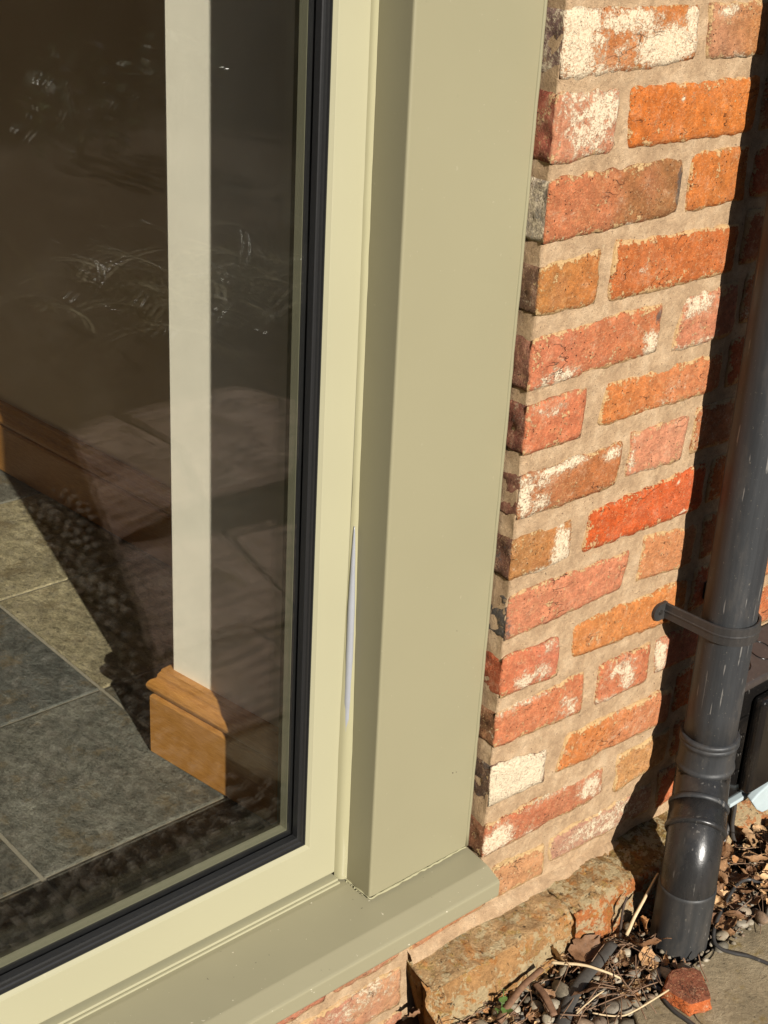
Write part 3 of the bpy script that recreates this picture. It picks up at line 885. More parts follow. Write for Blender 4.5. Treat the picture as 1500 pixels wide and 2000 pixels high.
def sealant_bead(name, x, y, z0, z1, r, mat, seed=0, bow=None, n=90, flat=1.0):
    path, rad = [], []
    for i in range(n + 1):
        z = z0 + (z1 - z0) * i / n
        p = (seed, 0, z)
        path.append((x(z) + N(p, 30) * 0.0007 + N(p, 110, 1) * 0.0003, y(z) + N(p, 40, 4) * 0.0005, z))
        rad.append(r(z) * (1 + 0.22 * N(p, 45, 7)))
    v, f = tube_geo(path, rad, 8, flat)
    return obj(name, v, f, mat, win, smooth=True)
# painted sealant between the post and the brick ends
sealant_bead('sealant_bead', lambda z: -0.0048 + 0.0022 * (z + .93) / 1.007 + 0.0010, lambda z: .0258, -0.922, 1.0, lambda z: 0.0026, M['post_paint'], 1)
# bead in the corner of sash and post, fatter and glossy low down
def corner_trim():
    v, f = [], []
    n = 150
    for i in range(n + 1):
        z = -0.921 + 2.1 * i / n
        xl = -0.1614 - 0.0075 * (z + 0.93) / 1.007
        k = max(0.0, min(1.0, (-0.42 - z) / 0.30))
        wv = 0.0055 + 0.0055 * k + 0.0006 * N((0, 0, z), 30)
        hv = 0.005 + 0.006 * k + 0.0006 * N((3, 0, z), 40)
        hump = 0.0012 + 0.002 * k
        A = Vector((xl - wv, 0.0772, z))
        B = Vector((xl - 0.0002, 0.0772 - hv, z))
        mid = (A + B) / 2 + Vector((-0.7, -0.7, 0)) * hump
        m1 = (A * .75 + B * .25) + Vector((-0.7, -0.7, 0)) * hump * .75
        m2 = (A * .25 + B * .75) + Vector((-0.7, -0.7, 0)) * hump * .75
        v += [A, m1, mid, m2, B]
    for i in range(n):
        for j in range(4):
            a = i * 5 + j
            f.append((a, a + 1, a + 6, a + 5))
    return obj('sealant_bead', v, f, M['sealant'], win, smooth=True)
corner_trim()
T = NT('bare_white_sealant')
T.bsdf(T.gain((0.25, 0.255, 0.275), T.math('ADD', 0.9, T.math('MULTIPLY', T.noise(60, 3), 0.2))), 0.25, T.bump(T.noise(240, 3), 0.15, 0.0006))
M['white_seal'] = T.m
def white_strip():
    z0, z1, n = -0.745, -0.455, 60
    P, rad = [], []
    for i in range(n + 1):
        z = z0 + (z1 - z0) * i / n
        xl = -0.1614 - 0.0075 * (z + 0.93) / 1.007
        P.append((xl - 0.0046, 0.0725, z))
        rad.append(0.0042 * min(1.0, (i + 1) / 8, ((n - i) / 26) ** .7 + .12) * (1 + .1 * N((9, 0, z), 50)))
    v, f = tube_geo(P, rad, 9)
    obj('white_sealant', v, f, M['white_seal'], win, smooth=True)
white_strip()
# nick in the trim and lumps of filler at the post's foot
def lumps(name, pts, mat, r, parent, seed):
    bm = bmesh.new()
    rr = random.Random(seed)
    for p in pts:
        mt = Matrix.Translation(p) @ Matrix.Rotation(rr.uniform(0, 3), 4, 'Z') @ Matrix.Diagonal((rr.uniform(.7, 1.8), rr.uniform(.7, 1.2), rr.uniform(.5, .9), 1))
        bmesh.ops.create_icosphere(bm, subdivisions=1, radius=r * rr.uniform(.6, 1.2), matrix=mt)
    return from_bm(name, bm, mat, parent, smooth=True)
def run_bead(pts, r, mat, seed):
    P = []
    for a_, b_ in zip(pts, pts[1:]):
        a_, b_ = Vector(a_), Vector(b_)
        k_ = max(2, int((b_ - a_).length / 0.0025))
        P += [a_.lerp(b_, q / k_) for q in range(k_)]
    P.append(Vector(pts[-1]))
    P = [p + Vector((0, N(p, 130, seed), N(p, 160, seed + 3))) * .0009 for p in P]
    v, f = tube_geo(P, [max(.0003, r * (.75 + .9 * N(p, 120, seed + 7))) for p in P], 7, .8)
    return obj('sealant_bead', v, f, mat, win, smooth=True)
run_bead([(-0.1622, 0.070, -0.9228), (-0.1620, 0.0245, -0.9232), (-0.1600, 0.0240, -0.9234), (-0.006, 0.0240, -0.9234)], 0.0017, M['sealant'], 2)
lumps('filler_crumbs', [(-0.1636 + random.uniform(-.001, .001), 0.030 + 0.034 * i / 7, -0.9231) for i in range(8)], M['sealant'], 0.0011, win, 4)
lumps('dirt_speck', [(-0.0395, .0248, -.7985), (-0.0335, .0248, -.8000), (-.052, .0248, -.60)], M['dark_twig'], 0.0007, win, 5)
sealant_bead('sealant_bead', lambda z: 0.0015, lambda z: 0.0282 - (z + 0.9232) * 6, -0.9312, -0.9232, lambda z: 0.0028, M['post_paint'], 9, n=16)

# sash: mitred ring with a rounded edge round the glass
def ring_profile(name, prof, x0, x1, z0, z1, mat, parent, smooth=False):
    """sweep profile of (inset from the outer edge, y) round a rectangle, mitred"""
    v, f = [], []
    for (d, y) in prof:
        v += [(x0 + d, y, z0 + d), (x1 - d, y, z0 + d), (x1 - d, y, z1 - d), (x0 + d, y, z1 - d)]
    n = len(prof)
    for i in range(n):
        j = (i + 1) % n
        for k in range(4):
            k2 = (k + 1) % 4
            f.append((i * 4 + k, i * 4 + k2, j * 4 + k2, j * 4 + k))
    return obj(name, v, f, mat, parent, smooth)
def sash():
    # sill rail is deeper than the stiles
    v, f = [], []
    o = (-1.36, -0.1702, -0.9142, 1.19)
    def inner(d): return (-1.316 + d, -0.2118 - d, -0.8585 + d, 1.148 - d)
    def outer(d): return (o[0] + d, o[1] - d, o[2] + d, o[3] - d)
    rings = [(outer(0), .135), (outer(0), .0790), (outer(.0006), .0777), (outer(.0018), .0773), (inner(-.0012), .0773), (inner(-.0003), .0776), (inner(0.0003), .0783), (inner(.0034), .0815), (inner(.0034), .135)]
    for (x0, x1, z0, z1), y in rings:
        v += [(x0, y, z0), (x1, y, z0), (x1, y, z1), (x0, y, z1)]
    n = len(rings)
    for i in range(n):
        j = (i + 1) % n
        for k in range(4):
            k2 = (k + 1) % 4
            f.append((i * 4 + k, i * 4 + k2, j * 4 + k2, j * 4 + k))
    return obj('sash', v, f, M['sash_paint'], win)
sash_o = sash()
# gasket with two lips, the black edge behind it, the spacer bar, the panes
gx = (-1.316, -0.2152, -0.8551, 1.148)
def rect_ring(name, prof, r, mat, parent):
    v, f = [], []
    for d, dz, y in prof:
        v += [(r[0] + d, y, r[2] + dz), (r[1] - d, y, r[2] + dz), (r[1] - d, y, r[3] - dz), (r[0] + d, y, r[3] - dz)]
    n = len(prof)
    for i in range(n):
        j = (i + 1) % n
        for k in range(4):
            k2 = (k + 1) % 4
            f.append((i * 4 + k, i * 4 + k2, j * 4 + k2, j * 4 + k))
    return obj(name, v, f, mat, parent)
rect_ring('gasket', [(-.001, -.001, .0815), (.0012, .0012, .0807), (.0022, .0022, .0825), (.0030, .0030, .0825), (.0040, .0040, .0808), (.0058, .0062, .0808), (.0070, .0075, .0823), (.0095, .0110, .0827), (.0100, .0120, .0818), (.0112, .0140, .0826), (.0118, .0150, .0902), (-.001, -.001, .0902)], gx, M['rubber'], win)
rect_ring('edge_seal', [(.004, .004, .0947), (.0165, .0200, .0947), (.0165, .0200, .0952), (.0110, .0140, .0953), (.0110, .0140, .1075), (.004, .004, .1075)], gx, M['rubber'], win)
sp = rect_ring('spacer_bar', [(.0112, .0142, .0955), (.0168, .0204, .0955), (.0169, .0205, .1073), (.0112, .0142, .1073)], gx, M['spacer'], win)
def pane(y0, y1):
    return box('pane', -1.312, -0.2185, y0, y1, -0.851, 1.145, M['glass'], win)
pane(.0905, .0945)
pane(.1078, .1118)
box('threshold_strip', -1.40, -0.1716, 0.0700, 0.128, -0.9245, -0.9188, M['sash_paint'], win, bevel=0.0009)
box('threshold_strip', -1.40, -0.1716, 0.0662, 0.0697, -0.9262, -0.9214, M['sash_paint'], win, bevel=0.0008)
def sill():
    prof = [(.128, -.9232), (.060, -.9236), (-.0095, -.9322), (-.0110, -.9327), (-.0300, -.9408), (-.0318, -.9420), (-.0326, -.9442), (-.0326, -.9630), (-.0316, -.9652), (-.0290, -.9660), (-.012, -.9660), (-.010, -.9630), (-.007, -.9630), (-.005, -.9660), (.0, -.9662), (.128, -.9662)]
    x0, x1 = -1.45, 0.0
    v = [(x0, y, z) for y, z in prof] + [(x1 - 0.001, y, z) for y, z in prof]
    n = len(prof)
    f = [(i, (i + 1) % n, n + (i + 1) % n, n + i) for i in range(n)]
    f += [tuple(range(n))[::-1], tuple(n + i for i in range(n))]
    return obj('sill', v, f, M['sill_paint'], win)
sill()
box('post', -1.44, -1.362, 0.025, 0.13, -0.9225, 1.2, M['post_paint'], win, bevel=.002)
box('head', -1.45, 0.0, 0.025, 0.135, 1.1915, 1.219, M['post_paint'], win)

# ------------------------------------------------------------------ inside the room
ZF = -0.918
KF = (0.240690183 - ZF) / 1.240690183           # the room plan was measured for a floor at -1.0
def fl(x, y):
    return -1.09432265 + KF * (x + 1.09432265), -0.983716101 + KF * (y + 0.983716101)
floor = box('floor', -3.0, 1.6, 0.135, 5.0, ZF - 0.06, ZF - 0.003, M['grout'])
tag(floor, kind='structure')
gx0, gy0 = fl(-0.1125, 0.700)
tw, tl = 0.2865 * KF, 0.331 * KF
def tile(x0, x1, y0, y1, tint):
    n = 3
    bm = bmesh.new()
    bm_box(bm, x0, x1, y0, y1, ZF - 0.02, ZF)
    bmesh.ops.bevel(bm, geom=[e for e in bm.edges if all(v.co.z > ZF - .001 for v in e.verts)], offset=0.0018, segments=2, affect='EDGES', profile=0.5)
    bmesh.ops.recalc_face_normals(bm, faces=bm.faces[:])
    me = bpy.data.meshes.new('tile')
    bm.to_mesh(me)
    bm.free()
    me.materials.append(M['slate'])
    at = me.attributes.new('tint', 'FLOAT_COLOR', 'POINT')
    at.data.foreach_set('color', [c for _ in me.vertices for c in (*tint, 1.0)])
    return link_mesh('tile', me, floor)
tr = random.Random(3)
for i in range(-5, 3):
    for j in range(-2, 6):
        x0, y0 = gx0 + i * tw, gy0 + j * tl
        x1, y1 = x0 + tw, y0 + tl
        y0 = max(y0, 0.136)
        if y1 - y0 < 0.05:
            continue
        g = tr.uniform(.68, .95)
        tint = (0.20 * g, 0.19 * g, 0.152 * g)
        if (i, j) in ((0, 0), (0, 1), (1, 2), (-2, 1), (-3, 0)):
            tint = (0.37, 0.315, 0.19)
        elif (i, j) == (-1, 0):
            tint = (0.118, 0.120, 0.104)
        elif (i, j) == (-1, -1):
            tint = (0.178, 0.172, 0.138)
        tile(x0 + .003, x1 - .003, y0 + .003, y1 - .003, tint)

d9 = Vector((-0.1485, 0.989, 0)).normalized()             # the way the side walls run
n9 = Vector((d9.y, -d9.x, 0))                               # into the wall
A9 = Vector((*fl(-0.1452, 0.5153), 0))                           # skirting's outer corner on the floor
SK = 0.021
C9 = A9 + n9 * SK - d9 * SK                                 # plaster corner
nib = empty('wall_end', (C9.x + .1, C9.y - .1, ZF), label='sunlit narrow white plastered wall end with oak skirting behind the glass', cat='wall')
E9 = C9 - d9 * ((C9.y - 0.137) / d9.y)
F9 = C9 + n9 * 0.42
prism('plaster', [(C9.x, C9.y), (E9.x, E9.y), (0.60, 0.137), (0.60, F9.y), (F9.x, F9.y)], ZF, 1.42, M['plaster'], nib, bevel=0.003)
SKP = [(0.0, 0.0), (SK - .003, 0.0), (SK, .003), (SK, .094), (SK - .002, .0975), (SK - .007, .0990), (SK - .007, .1010), (SK - .001, .1030), (SK + .002, .1075), (SK + .0035, .1125), (SK + .002, .1175), (SK - .001, .1215), (SK - .006, .1240), (SK - .0070, .1260), (SK - .0075, .1300), (SK - .0105, .1350), (SK - .0115, .1385), (0.0, .1385)]
SKP = [(t_, h_ * KF) for t_, h_ in SKP]
def skirting(name, line, parent, side):
    """line: floor points along the plaster; the board stands on 'side' of it, mitred at corners"""
    P = [Vector(p) for p in line]
    v, f = [], []
    for i, p in enumerate(P):
        if i == 0:
            t = (P[1] - P[0]).normalized()
            off = Vector((-t.y, t.x, 0)) * side
        elif i == len(P) - 1:
            t = (P[-1] - P[-2]).normalized()
            off = Vector((-t.y, t.x, 0)) * side
        else:
            t1, t2 = (P[i] - P[i - 1]).normalized(), (P[i + 1] - P[i]).normalized()
            o1, o2 = Vector((-t1.y, t1.x, 0)) * side, Vector((-t2.y, t2.x, 0)) * side
            off = (o1 + o2) / (1 + o1.dot(o2))
        for th, h in SKP:
            v.append(p + off * th + Vector((0, 0, ZF + h + 0.0005)))
    n = len(SKP)
    for i in range(len(P) - 1):
        for k in range(n):
            k2 = (k + 1) % n
            f.append((i * n + k, (i + 1) * n + k, (i + 1) * n + k2, i * n + k2))
    f.append(tuple(range(n)))
    f.append(tuple((len(P) - 1) * n + k for k in range(n))[::-1])
    return obj(name, v, f, M['oak'], parent)
skirting('skirting_board', [(E9.x, E9.y, 0), (C9.x, C9.y, 0), (F9.x, F9.y, 0)], nib, 1)
B9 = Vector((*fl(0.1866, 0.9596), 0)) + n9 * SK
sw = empty('side_wall', (0.2, 1.5, ZF), label='shaded beige room wall with dark oak skirting, seen through the glass', cat='wall')
d7 = Vector((-0.083, 0.9965, 0)).normalized()
p0, p1 = B9 - d7 * 0.62, B9 + d7 * 4.0
prism('plaster', [(p0.x, p0.y), (p1.x, p1.y), (p1.x + .3, p1.y), (p0.x + .35, p0.y)], ZF, 1.42, M['room_wall'], sw)
skirting('skirting_board', [(p0.x, p0.y, 0), (p1.x, p1.y, 0)], sw, 1)
room = empty('room_shell', (-1, 2.5, ZF), label='dim beige far walls and ceiling of the room behind the glass', cat='room')
box('back_wall', -3.0, 1.6, 4.6, 4.8, ZF, 1.42, M['room_wall'], room)
box('left_wall', -3.0, -2.8, 0.137, 4.6, ZF, 1.42, M['room_wall'], room)
box('ceiling', -3.0, 1.6, 0.245, 4.8, 1.45, 1.5, M['plaster'], room)
box('front_wall', -3.0, -1.452, 0.245, 0.40, ZF, 1.42, M['room_wall'], room)

# ------------------------------------------------------------------ downpipe
pipe = empty('downpipe', (0.258, -0.127, -1.12), label='black plastic drainpipe with a wall clip and swan-neck bend at its foot', cat='drainpipe')
PX, PY, PR = 0.333, -0.074, 0.034
def pipe_x(z): return PX - 0.010 * max(0.0, (z + 0.8)) / 0.9
def lathe_along(name, path_rad, mat, seg=48, parent=pipe):
    path = [p for p, r in path_rad]
    rad = [r for p, r in path_rad]
    v, f = tube_geo(path, rad, seg)
    return obj(name, v, f, mat, parent, smooth=True)
lathe_along('pipe_section', [((pipe_x(z), PY, z), PR) for z in [1.4, .8, .3, .0, -.2, -.4, -.6, -.7, -.8, -.862]], M['pipe'])
# socket at the top of the swan neck: two raised rings
def ring_steps(base, zs):
    out = []
    for z, r in zs:
        out.append(((base[0], base[1], z), r))
    return out
lathe_along('socket', ring_steps((PX + .0005, PY), [(-.8385, .0345), (-.839, .0372), (-.8405, .0388), (-.8430, .0392), (-.8450, .0386), (-.8458, .0378), (-.8468, .0386), (-.8490, .0394), (-.8515, .0388), (-.8530, .0374), (-.858, .0370), (-.8800, .0370), (-.8825, .0375), (-.8840, .0386), (-.8862, .0390), (-.8885, .0386), (-.8900, .0372), (-.896, .0360)]), M['pipe'])
LX, LY = 0.254, -0.130
A_, B_ = Vector((PX, PY, -.906)), Vector((LX, LY, -.968))
dn = (B_ - A_).normalized()
neck = [Vector((PX, PY, -.885)), Vector((PX, PY, -.896))]
for k_ in range(1, 6):                                       # upper bend
    t_ = k_ / 6
    neck.append(Vector((PX, PY, -.896)) * (1 - t_) ** 2 + A_ * 2 * t_ * (1 - t_) + (A_ + dn * .012) * t_ ** 2)
neck += [A_.lerp(B_, t_) for t_ in (.16, .3, .45, .58)]
P0_, P2_ = A_.lerp(B_, .62), Vector((LX, LY, -1.008))
for k_ in range(0, 11):                                      # lower bend
    t_ = k_ / 10
    neck.append(P0_ * (1 - t_) ** 2 + B_ * 2 * t_ * (1 - t_) + P2_ * t_ ** 2)
neck.append(Vector((LX, LY, -1.03)))
lathe_along('bend', [(p, .0362) for p in neck], M['pipe_bend'])
# joint rings square to the sloping part
def sloped_ring(name, t, mat, steps):
    c = A_.lerp(B_, t)
    lathe_along(name, [(c + dn * s_, r) for s_, r in steps], mat)
RS = [(-.0050, .0350), (-.0046, .0378), (-.0030, .0392), (-.0005, .0397), (.0018, .0391), (.0030, .0378), (.0036, .0350)]
sloped_ring('joint_ring', .40, M['pipe'], RS)
sloped_ring('socket', .60, M['pipe_bend'], [(-.021, .0352), (-.0205, .0376), (.004, .0382), (.0062, .0392), (.0085, .0402), (.0110, .0402), (.0130, .0392), (.0140, .0376), (.0143, .0352)])
lathe_along('pipe_foot', [((LX, LY, z), r) for z, r in [(-1.009, .0360), (-1.0095, .0373), (-1.014, .0376), (-1.10, .0377), (-1.16, .0378)]], M['pipe_foot'])
lathe_along('drain_collar', [((LX + .004, LY - .002, z), r) for z, r in [(-1.094, .0382), (-1.094, .0455), (-1.098, .0465), (-1.13, .0465)]], M['cable'])
# wall clip: strap from the left lug round the front of the pipe to the right lug
CZ = -0.6745
ring_r = 0.0375
cx = pipe_x(CZ)
plan = [(0.2915, -0.0030), (cx - ring_r - 0.0005, -0.050), (cx - ring_r, PY + .004)]
for k in range(0, 19):
    a = math.pi + math.pi * k / 18
    plan.append((cx + ring_r * math.cos(a), PY + ring_r * math.sin(a)))
plan += [(cx + ring_r, PY + .004), (cx + ring_r + .0005, -0.050), (0.376, -0.0030)]
def strap():
    hts = [(-.0128, 0.0), (-.0122, .0018), (-.0015, .0020), (-.0005, .0030), (.0010, .0030), (.0020, .0020), (.0116, .0018), (.0128, 0.0)]
    v, f = [], []
    n = len(plan)
    for i, (x, y) in enumerate(plan):
        a, b = Vector(plan[max(0, i - 1)]), Vector(plan[min(n - 1, i + 1)])
        t = (b - a).normalized()
        nr = Vector((t.y, -t.x))
        if nr.dot(Vector((x - cx, y - PY))) < 0:
            nr = -nr
        hs = 0.85 + 0.15 * math.sin(math.pi * i / (n - 1))
        for h, o in hts:
            v.append((x + nr.x * o, y + nr.y * o, CZ + h * hs))
        for h, o in reversed(hts):
            v.append((x - nr.x * .0018, y - nr.y * .0018, CZ + h * hs * .98))
    m_ = len(hts) * 2
    for i in range(n - 1):
        for k in range(m_):
            k2 = (k + 1) % m_
            f.append((i * m_ + k, (i + 1) * m_ + k, (i + 1) * m_ + k2, i * m_ + k2))
    f += [tuple(range(m_)), tuple((n - 1) * m_ + k for k in range(m_))[::-1]]
    return obj('clip_strap', v, f, M['clip'], pipe)
strap()
def lug(x0, x1, sgn):
    """rounded wall plate with a recessed screw"""
    bm = bmesh.new()
    pts = []
    r = 0.0118
    xc = x0 + r if sgn < 0 else x1 - r
    for k in range(13):
        a = math.pi / 2 + math.pi * k / 12 if sgn < 0 else -math.pi / 2 + math.pi * k / 12
        pts.append((xc + r * math.cos(a), CZ + r * math.sin(a)))
    far = x1 if sgn < 0 else x0
    pts += [(far, CZ - r), (far, CZ + r)] if sgn < 0 else [(far, CZ + r), (far, CZ - r)]
    a = [bm.verts.new((x, -0.0062, z)) for x, z in pts]
    b = [bm.verts.new((x, 0.0005, z)) for x, z in pts]
    fa = bm.faces.new(a)
    bm.faces.new(b)
    n = len(pts)
    for i in range(n):
        bm.faces.new((a[i], a[(i + 1) % n], b[(i + 1) % n], b[i]))
    r1 = bmesh.ops.inset_region(bm, faces=[fa], thickness=0.0016, depth=-0.0012)
    o = from_bm('clip_lug', bm, M['clip'], pipe)
    bm = bmesh.new()
    bmesh.ops.create_cone(bm, cap_ends=True, segments=20, radius1=.0042, radius2=.0036, depth=.0022, matrix=Matrix.Translation((xc + .001, -.0060, CZ)) @ Matrix.Rotation(R(90), 4, 'X'))
    bmesh.ops.create_cone(bm, cap_ends=True, segments=16, radius1=.0022, radius2=.0018, depth=.0016, matrix=Matrix.Translation((xc + .001, -.0072, CZ)) @ Matrix.Rotation(R(90), 4, 'X'))
    from_bm('screw', bm, M['screw'], o, smooth=False)
lug(0.2690, 0.2935, -1)
lug(0.3740, 0.3985, 1)

# ------------------------------------------------------------------ outdoor socket box beside the pipe
jb = empty('socket_box', (0.49, -0.03, -1.0), label='black outdoor socket box fixed low on the wall right of the drainpipe', cat='socket box')
box('box_body', 0.405, 0.60, -0.062, -0.001, -1.000, -0.812, M['box'], jb, bevel=0.007, seg=3)
box('box_cover', 0.437, 0.59, -0.084, -0.0625, -0.985, -0.830, M['box'], jb, bevel=0.009, seg=4)
def lid():
    bm = bmesh.new()
    v = bm_box(bm, 0.400, 0.605, -0.068, -0.0008, -0.812, -0.800)
    for q in v:
        q.co.z += (q.co.y + 0.0008) * -0.0 + 0.018 * (q.co.y + .068) / .067
    bmesh.ops.bevel(bm, geom=bm.edges[:], offset=0.003, segments=2, affect='EDGES', profile=.5)
    o = from_bm('box_lid', bm, M['box_lid'], jb)
    for px in (0.436, 0.487, 0.538):
        pr = []
        for k in range(25):
            a = 2 * math.pi * k / 24
            x, y = px + .017 * math.cos(a), -0.033 + .017 * math.sin(a)
            pr.append((x, y, -0.800 + 0.018 * (y + .068) / .067 + .0002))
        vv, ff = tube_geo(pr, .0010, 6, caps=False)
        obj('knockout_ring', vv, ff, M['box'], o, smooth=True)
lid()
for k in range(4):
    box('hinge_rib', 0.413, 0.4345, -0.0655, -0.0615, -0.862 - 0.03 * k, -0.858 - 0.03 * k, M['box'], jb, bevel=.001)
def flap():
    bm = bmesh.new()
    pts = [(0.452, -1.000), (0.466, -0.993), (0.498, -0.985), (0.53, -0.985), (0.55, -0.996), (0.55, -1.03), (0.515, -1.038), (0.486, -1.034), (0.470, -1.022)]
    a = [bm.verts.new((x, -0.083, z)) for x, z in pts]
    b = [bm.verts.new((x + .004, -0.071, z + .002)) for x, z in pts]
    bm.faces.new(a), bm.faces.new(b)
    n = len(pts)
    for i in range(n):
        bm.faces.new((a[i], a[(i + 1) % n], b[(i + 1) % n], b[i]))
    bmesh.ops.bevel(bm, geom=bm.edges[:], offset=.002, segments=2, affect='EDGES', profile=.5)
    from_bm('flap', bm, M['flap'], jb)
    box('flap_hinge', 0.428, 0.486, -0.066, -0.055, -1.010, -1.0035, M['flap'], jb, bevel=.0015)
flap()
cab1 = tube('power_cable', smooth_path([(.449, -.045, -.995), (.4563, -.055, -1.02), (.4562, -.058, -1.06), (.466, -.064, -1.092), (.490, -.075, -1.101), (.53, -.09, -1.1035), (.60, -.12, -1.104)]), .0030, M['cable'])
tag(cab1, 'black cable looping down from the underside of the socket box', 'cable')
cab1b = tube('power_cable', smooth_path([(.458, -.035, -.995), (.462, -.045, -1.03), (.455, -.052, -1.065), (.435, -.060, -1.095), (.415, -.075, -1.104)]), .0034, M['cable'])
tag(cab1b, 'straight thick black cable dropping behind the looping one', 'cable')
cab2 = tube('thin_cable', smooth_path([(.45, -.215, -1.099), (.4240, -.1719, -1.086), (.4104, -.1428, -1.082), (.4005, -.1285, -1.080), (.3752, -.1276, -1.080), (.3358, -.1402, -1.083), (.3022, -.1522, -1.088), (.2821, -.1652, -1.094), (.2776, -.1787, -1.0975), (.2850, -.1954, -1.0985), (.2972, -.2133, -1.0985), (.3078, -.2418, -1.0985), (.33, -.30, -1.0985)]), .0026, M['cable'])
tag(cab2, 'thin black cable bent in a hook across the concrete slab', 'cable')
cab3 = tube('thin_cable', smooth_path([(.150, -.165, -1.092), (.1545, -.1815, -1.097), (.1465, -.1958, -1.0985), (.1419, -.2142, -1.0985), (.1423, -.2394, -1.0985), (.1408, -.28, -1.0985)]), .0030, M['cable'])
tag(cab3, 'black cable end curving round the broken brick piece', 'cable')

# ------------------------------------------------------------------ ground, paving, reflected garden
GZ = -1.105
def ground():
    v, f = [], []
    xs = [-30, -8, -3, -1.5] + [-1.0 + .04 * i for i in range(56)] + [1.6, 3, 8, 30]
    ys = [-40, -15, -6, -3] + [-1.9 + .04 * i for i in range(48)] + [0.05]
    for y in ys:
        for x in xs:
            v.append((x, y, GZ - 0.012 + 0.006 * N((x, y, 0), 9) + .004 * N((x, y, 2), 30)))
    n = len(xs)
    for j in range(len(ys) - 1):
        for i in range(n - 1):
            a = j * n + i
            f.append((a, a + 1, a + n + 1, a + n))
    return tag(obj('ground', v, f, M['soil'], None, smooth=True, origin=(0, 0, GZ)), kind='structure')
ground()
def slab(poly, zt, th, mat, label, seed):
    bm = bmesh.new()
    a = [bm.verts.new((x, y, zt)) for x, y in poly]
    b = [bm.verts.new((x, y, zt - th)) for x, y in poly]
    top = bm.faces.new(a)
    bm.faces.new(b)
    n = len(poly)
    for i in range(n):
        bm.faces.new((a[i], a[(i + 1) % n], b[(i + 1) % n], b[i]))
    bmesh.ops.bevel(bm, geom=[e for e in bm.edges if all(v.co.z > zt - .001 for v in e.verts)], offset=.004, segments=3, affect='EDGES', profile=.5)
    bmesh.ops.recalc_face_normals(bm, faces=bm.faces[:])
    o = from_bm('paving_slab', bm, mat)
    return tag(o, label, 'paving slab')
def ragged(pts, seed, amp=0.005, step=0.02):
    out = []
    for i in range(len(pts)):
        a, b = Vector(pts[i]), Vector(pts[(i + 1) % len(pts)])
        k = max(1, int((b - a).length / step))
        nrm = Vector((-(b - a).y, (b - a).x)).normalized()
        for q in range(k):
            p = a.lerp(b, q / k)
            out.append(tuple(p + nrm * amp * noise.noise(Vector((p.x * 25 + seed, p.y * 25, seed)))))
    return out
slab(ragged([(.103, -.182), (.19, -.176), (.29, -.172), (.62, -.172), (.63, -.36), (.35, -.395), (.012, -.405), (.03, -.30)], 1.0), GZ + .004, .05, M['slab'], 'mossy concrete slab in the corner beside the pipe foot', 1)
slab(ragged([(.645, -.175), (1.25, -.17), (1.25, -.42), (.66, -.385)], 2.0), GZ + .002, .05, M['slab'], 'paving slab beyond the socket box, beside the corner slab', 2)
slab(ragged([(.008, -.425), (.33, -.412), (.37, -.62), (.10, -.67), (.035, -.56)], 3.0, .008), GZ + .003, .05, M['paving'], 'pink sandstone paving slab mirrored lowest in the glass', 3)
slab(ragged([(.35, -.410), (.64, -.382), (.66, -.60), (.39, -.62)], 3.5, .008), GZ + .005, .05, M['paving'], 'sandstone slab mirrored just left of the black gasket', 3)
slab(ragged([(.11, -.69), (.37, -.64), (.41, -.78), (.46, -.98), (.25, -1.04)], 4.5, .008), GZ + .004, .05, M['paving'], 'pink paving slab mirrored left of the white wall end', 4)
slab(ragged([(.39, -.638), (.66, -.618), (.72, -.80), (.60, -.96), (.475, -.97)], 4.8, .008), GZ + .002, .05, M['paving'], 'sandstone slab mirrored across the white wall end', 4)
slab(ragged([(.27, -1.09), (.50, -1.14), (.62, -1.40), (.60, -1.62), (.48, -1.60)], 4.0, .008), GZ + .006, .05, M['paving'], 'sandstone slab mirrored over the dark skirting', 4)
slab(ragged([(.525, -1.14), (.72, -1.13), (1.05, -1.42), (.95, -1.62), (.64, -1.62), (.645, -1.40)], 4.0, .008), GZ + .004, .05, M['paving'], 'pale sandstone slab mirrored near the right edge of the glass', 4)
slab(ragged([(.685, -.40), (1.25, -.44), (1.25, -1.05), (.80, -.98), (.74, -.80)], 5.0, .008), GZ + .001, .05, M['paving'], 'sandstone slab lying out by the far side of the path', 5)

# stones
def stone_mesh(seed, sub=2, lumpy=.22):
    bm = bmesh.new()
    bmesh.ops.create_icosphere(bm, subdivisions=sub, radius=1.0)
    r = random.Random(seed)
    o = r.uniform(0, 50)
    sx, sy, sz = r.uniform(.8, 1.25), r.uniform(.65, .95), r.uniform(.42, .68)
    for v in bm.verts:
        p = v.co.copy()
        k = 1 + lumpy * noise.noise(p * 1.1 + Vector((o, 0, 0))) + .5 * lumpy * noise.noise(p * 2.4 + Vector((o, 5, 0)))
        v.co = Vector((p.x * sx * k, p.y * sy * k, p.z * sz * k))
    me = bpy.data.meshes.new('pebble')
    bm.to_mesh(me)
    bm.free()
    me.polygons.foreach_set('use_smooth', [True] * len(me.polygons))
    return me
SM = [stone_mesh(i) for i in range(9)]
for me in SM:
    me.materials.append(M['pebble'])
def in_strip(x, y):
    return -0.185 < y < -0.066
PEB_LABELS = ['small rounded grey brown pebble lying in the gravel strip below the plinth']
pr = random.Random(11)
placed = []
def put_stone(x, y, z, r, rot=None, label=PEB_LABELS[0], group='pebbles in the gravel strip'):
    o = bpy.data.objects.new('pebble', pr.choice(SM))
    col.objects.link(o)
    o.location = (x, y, z)
    o.scale = (r, r, r)
    o.rotation_euler = rot or (pr.uniform(-.5, .5), pr.uniform(-.5, .5), pr.uniform(0, 6.28))
    tag(o, label, 'pebble', group)
    placed.append((x, y, r))
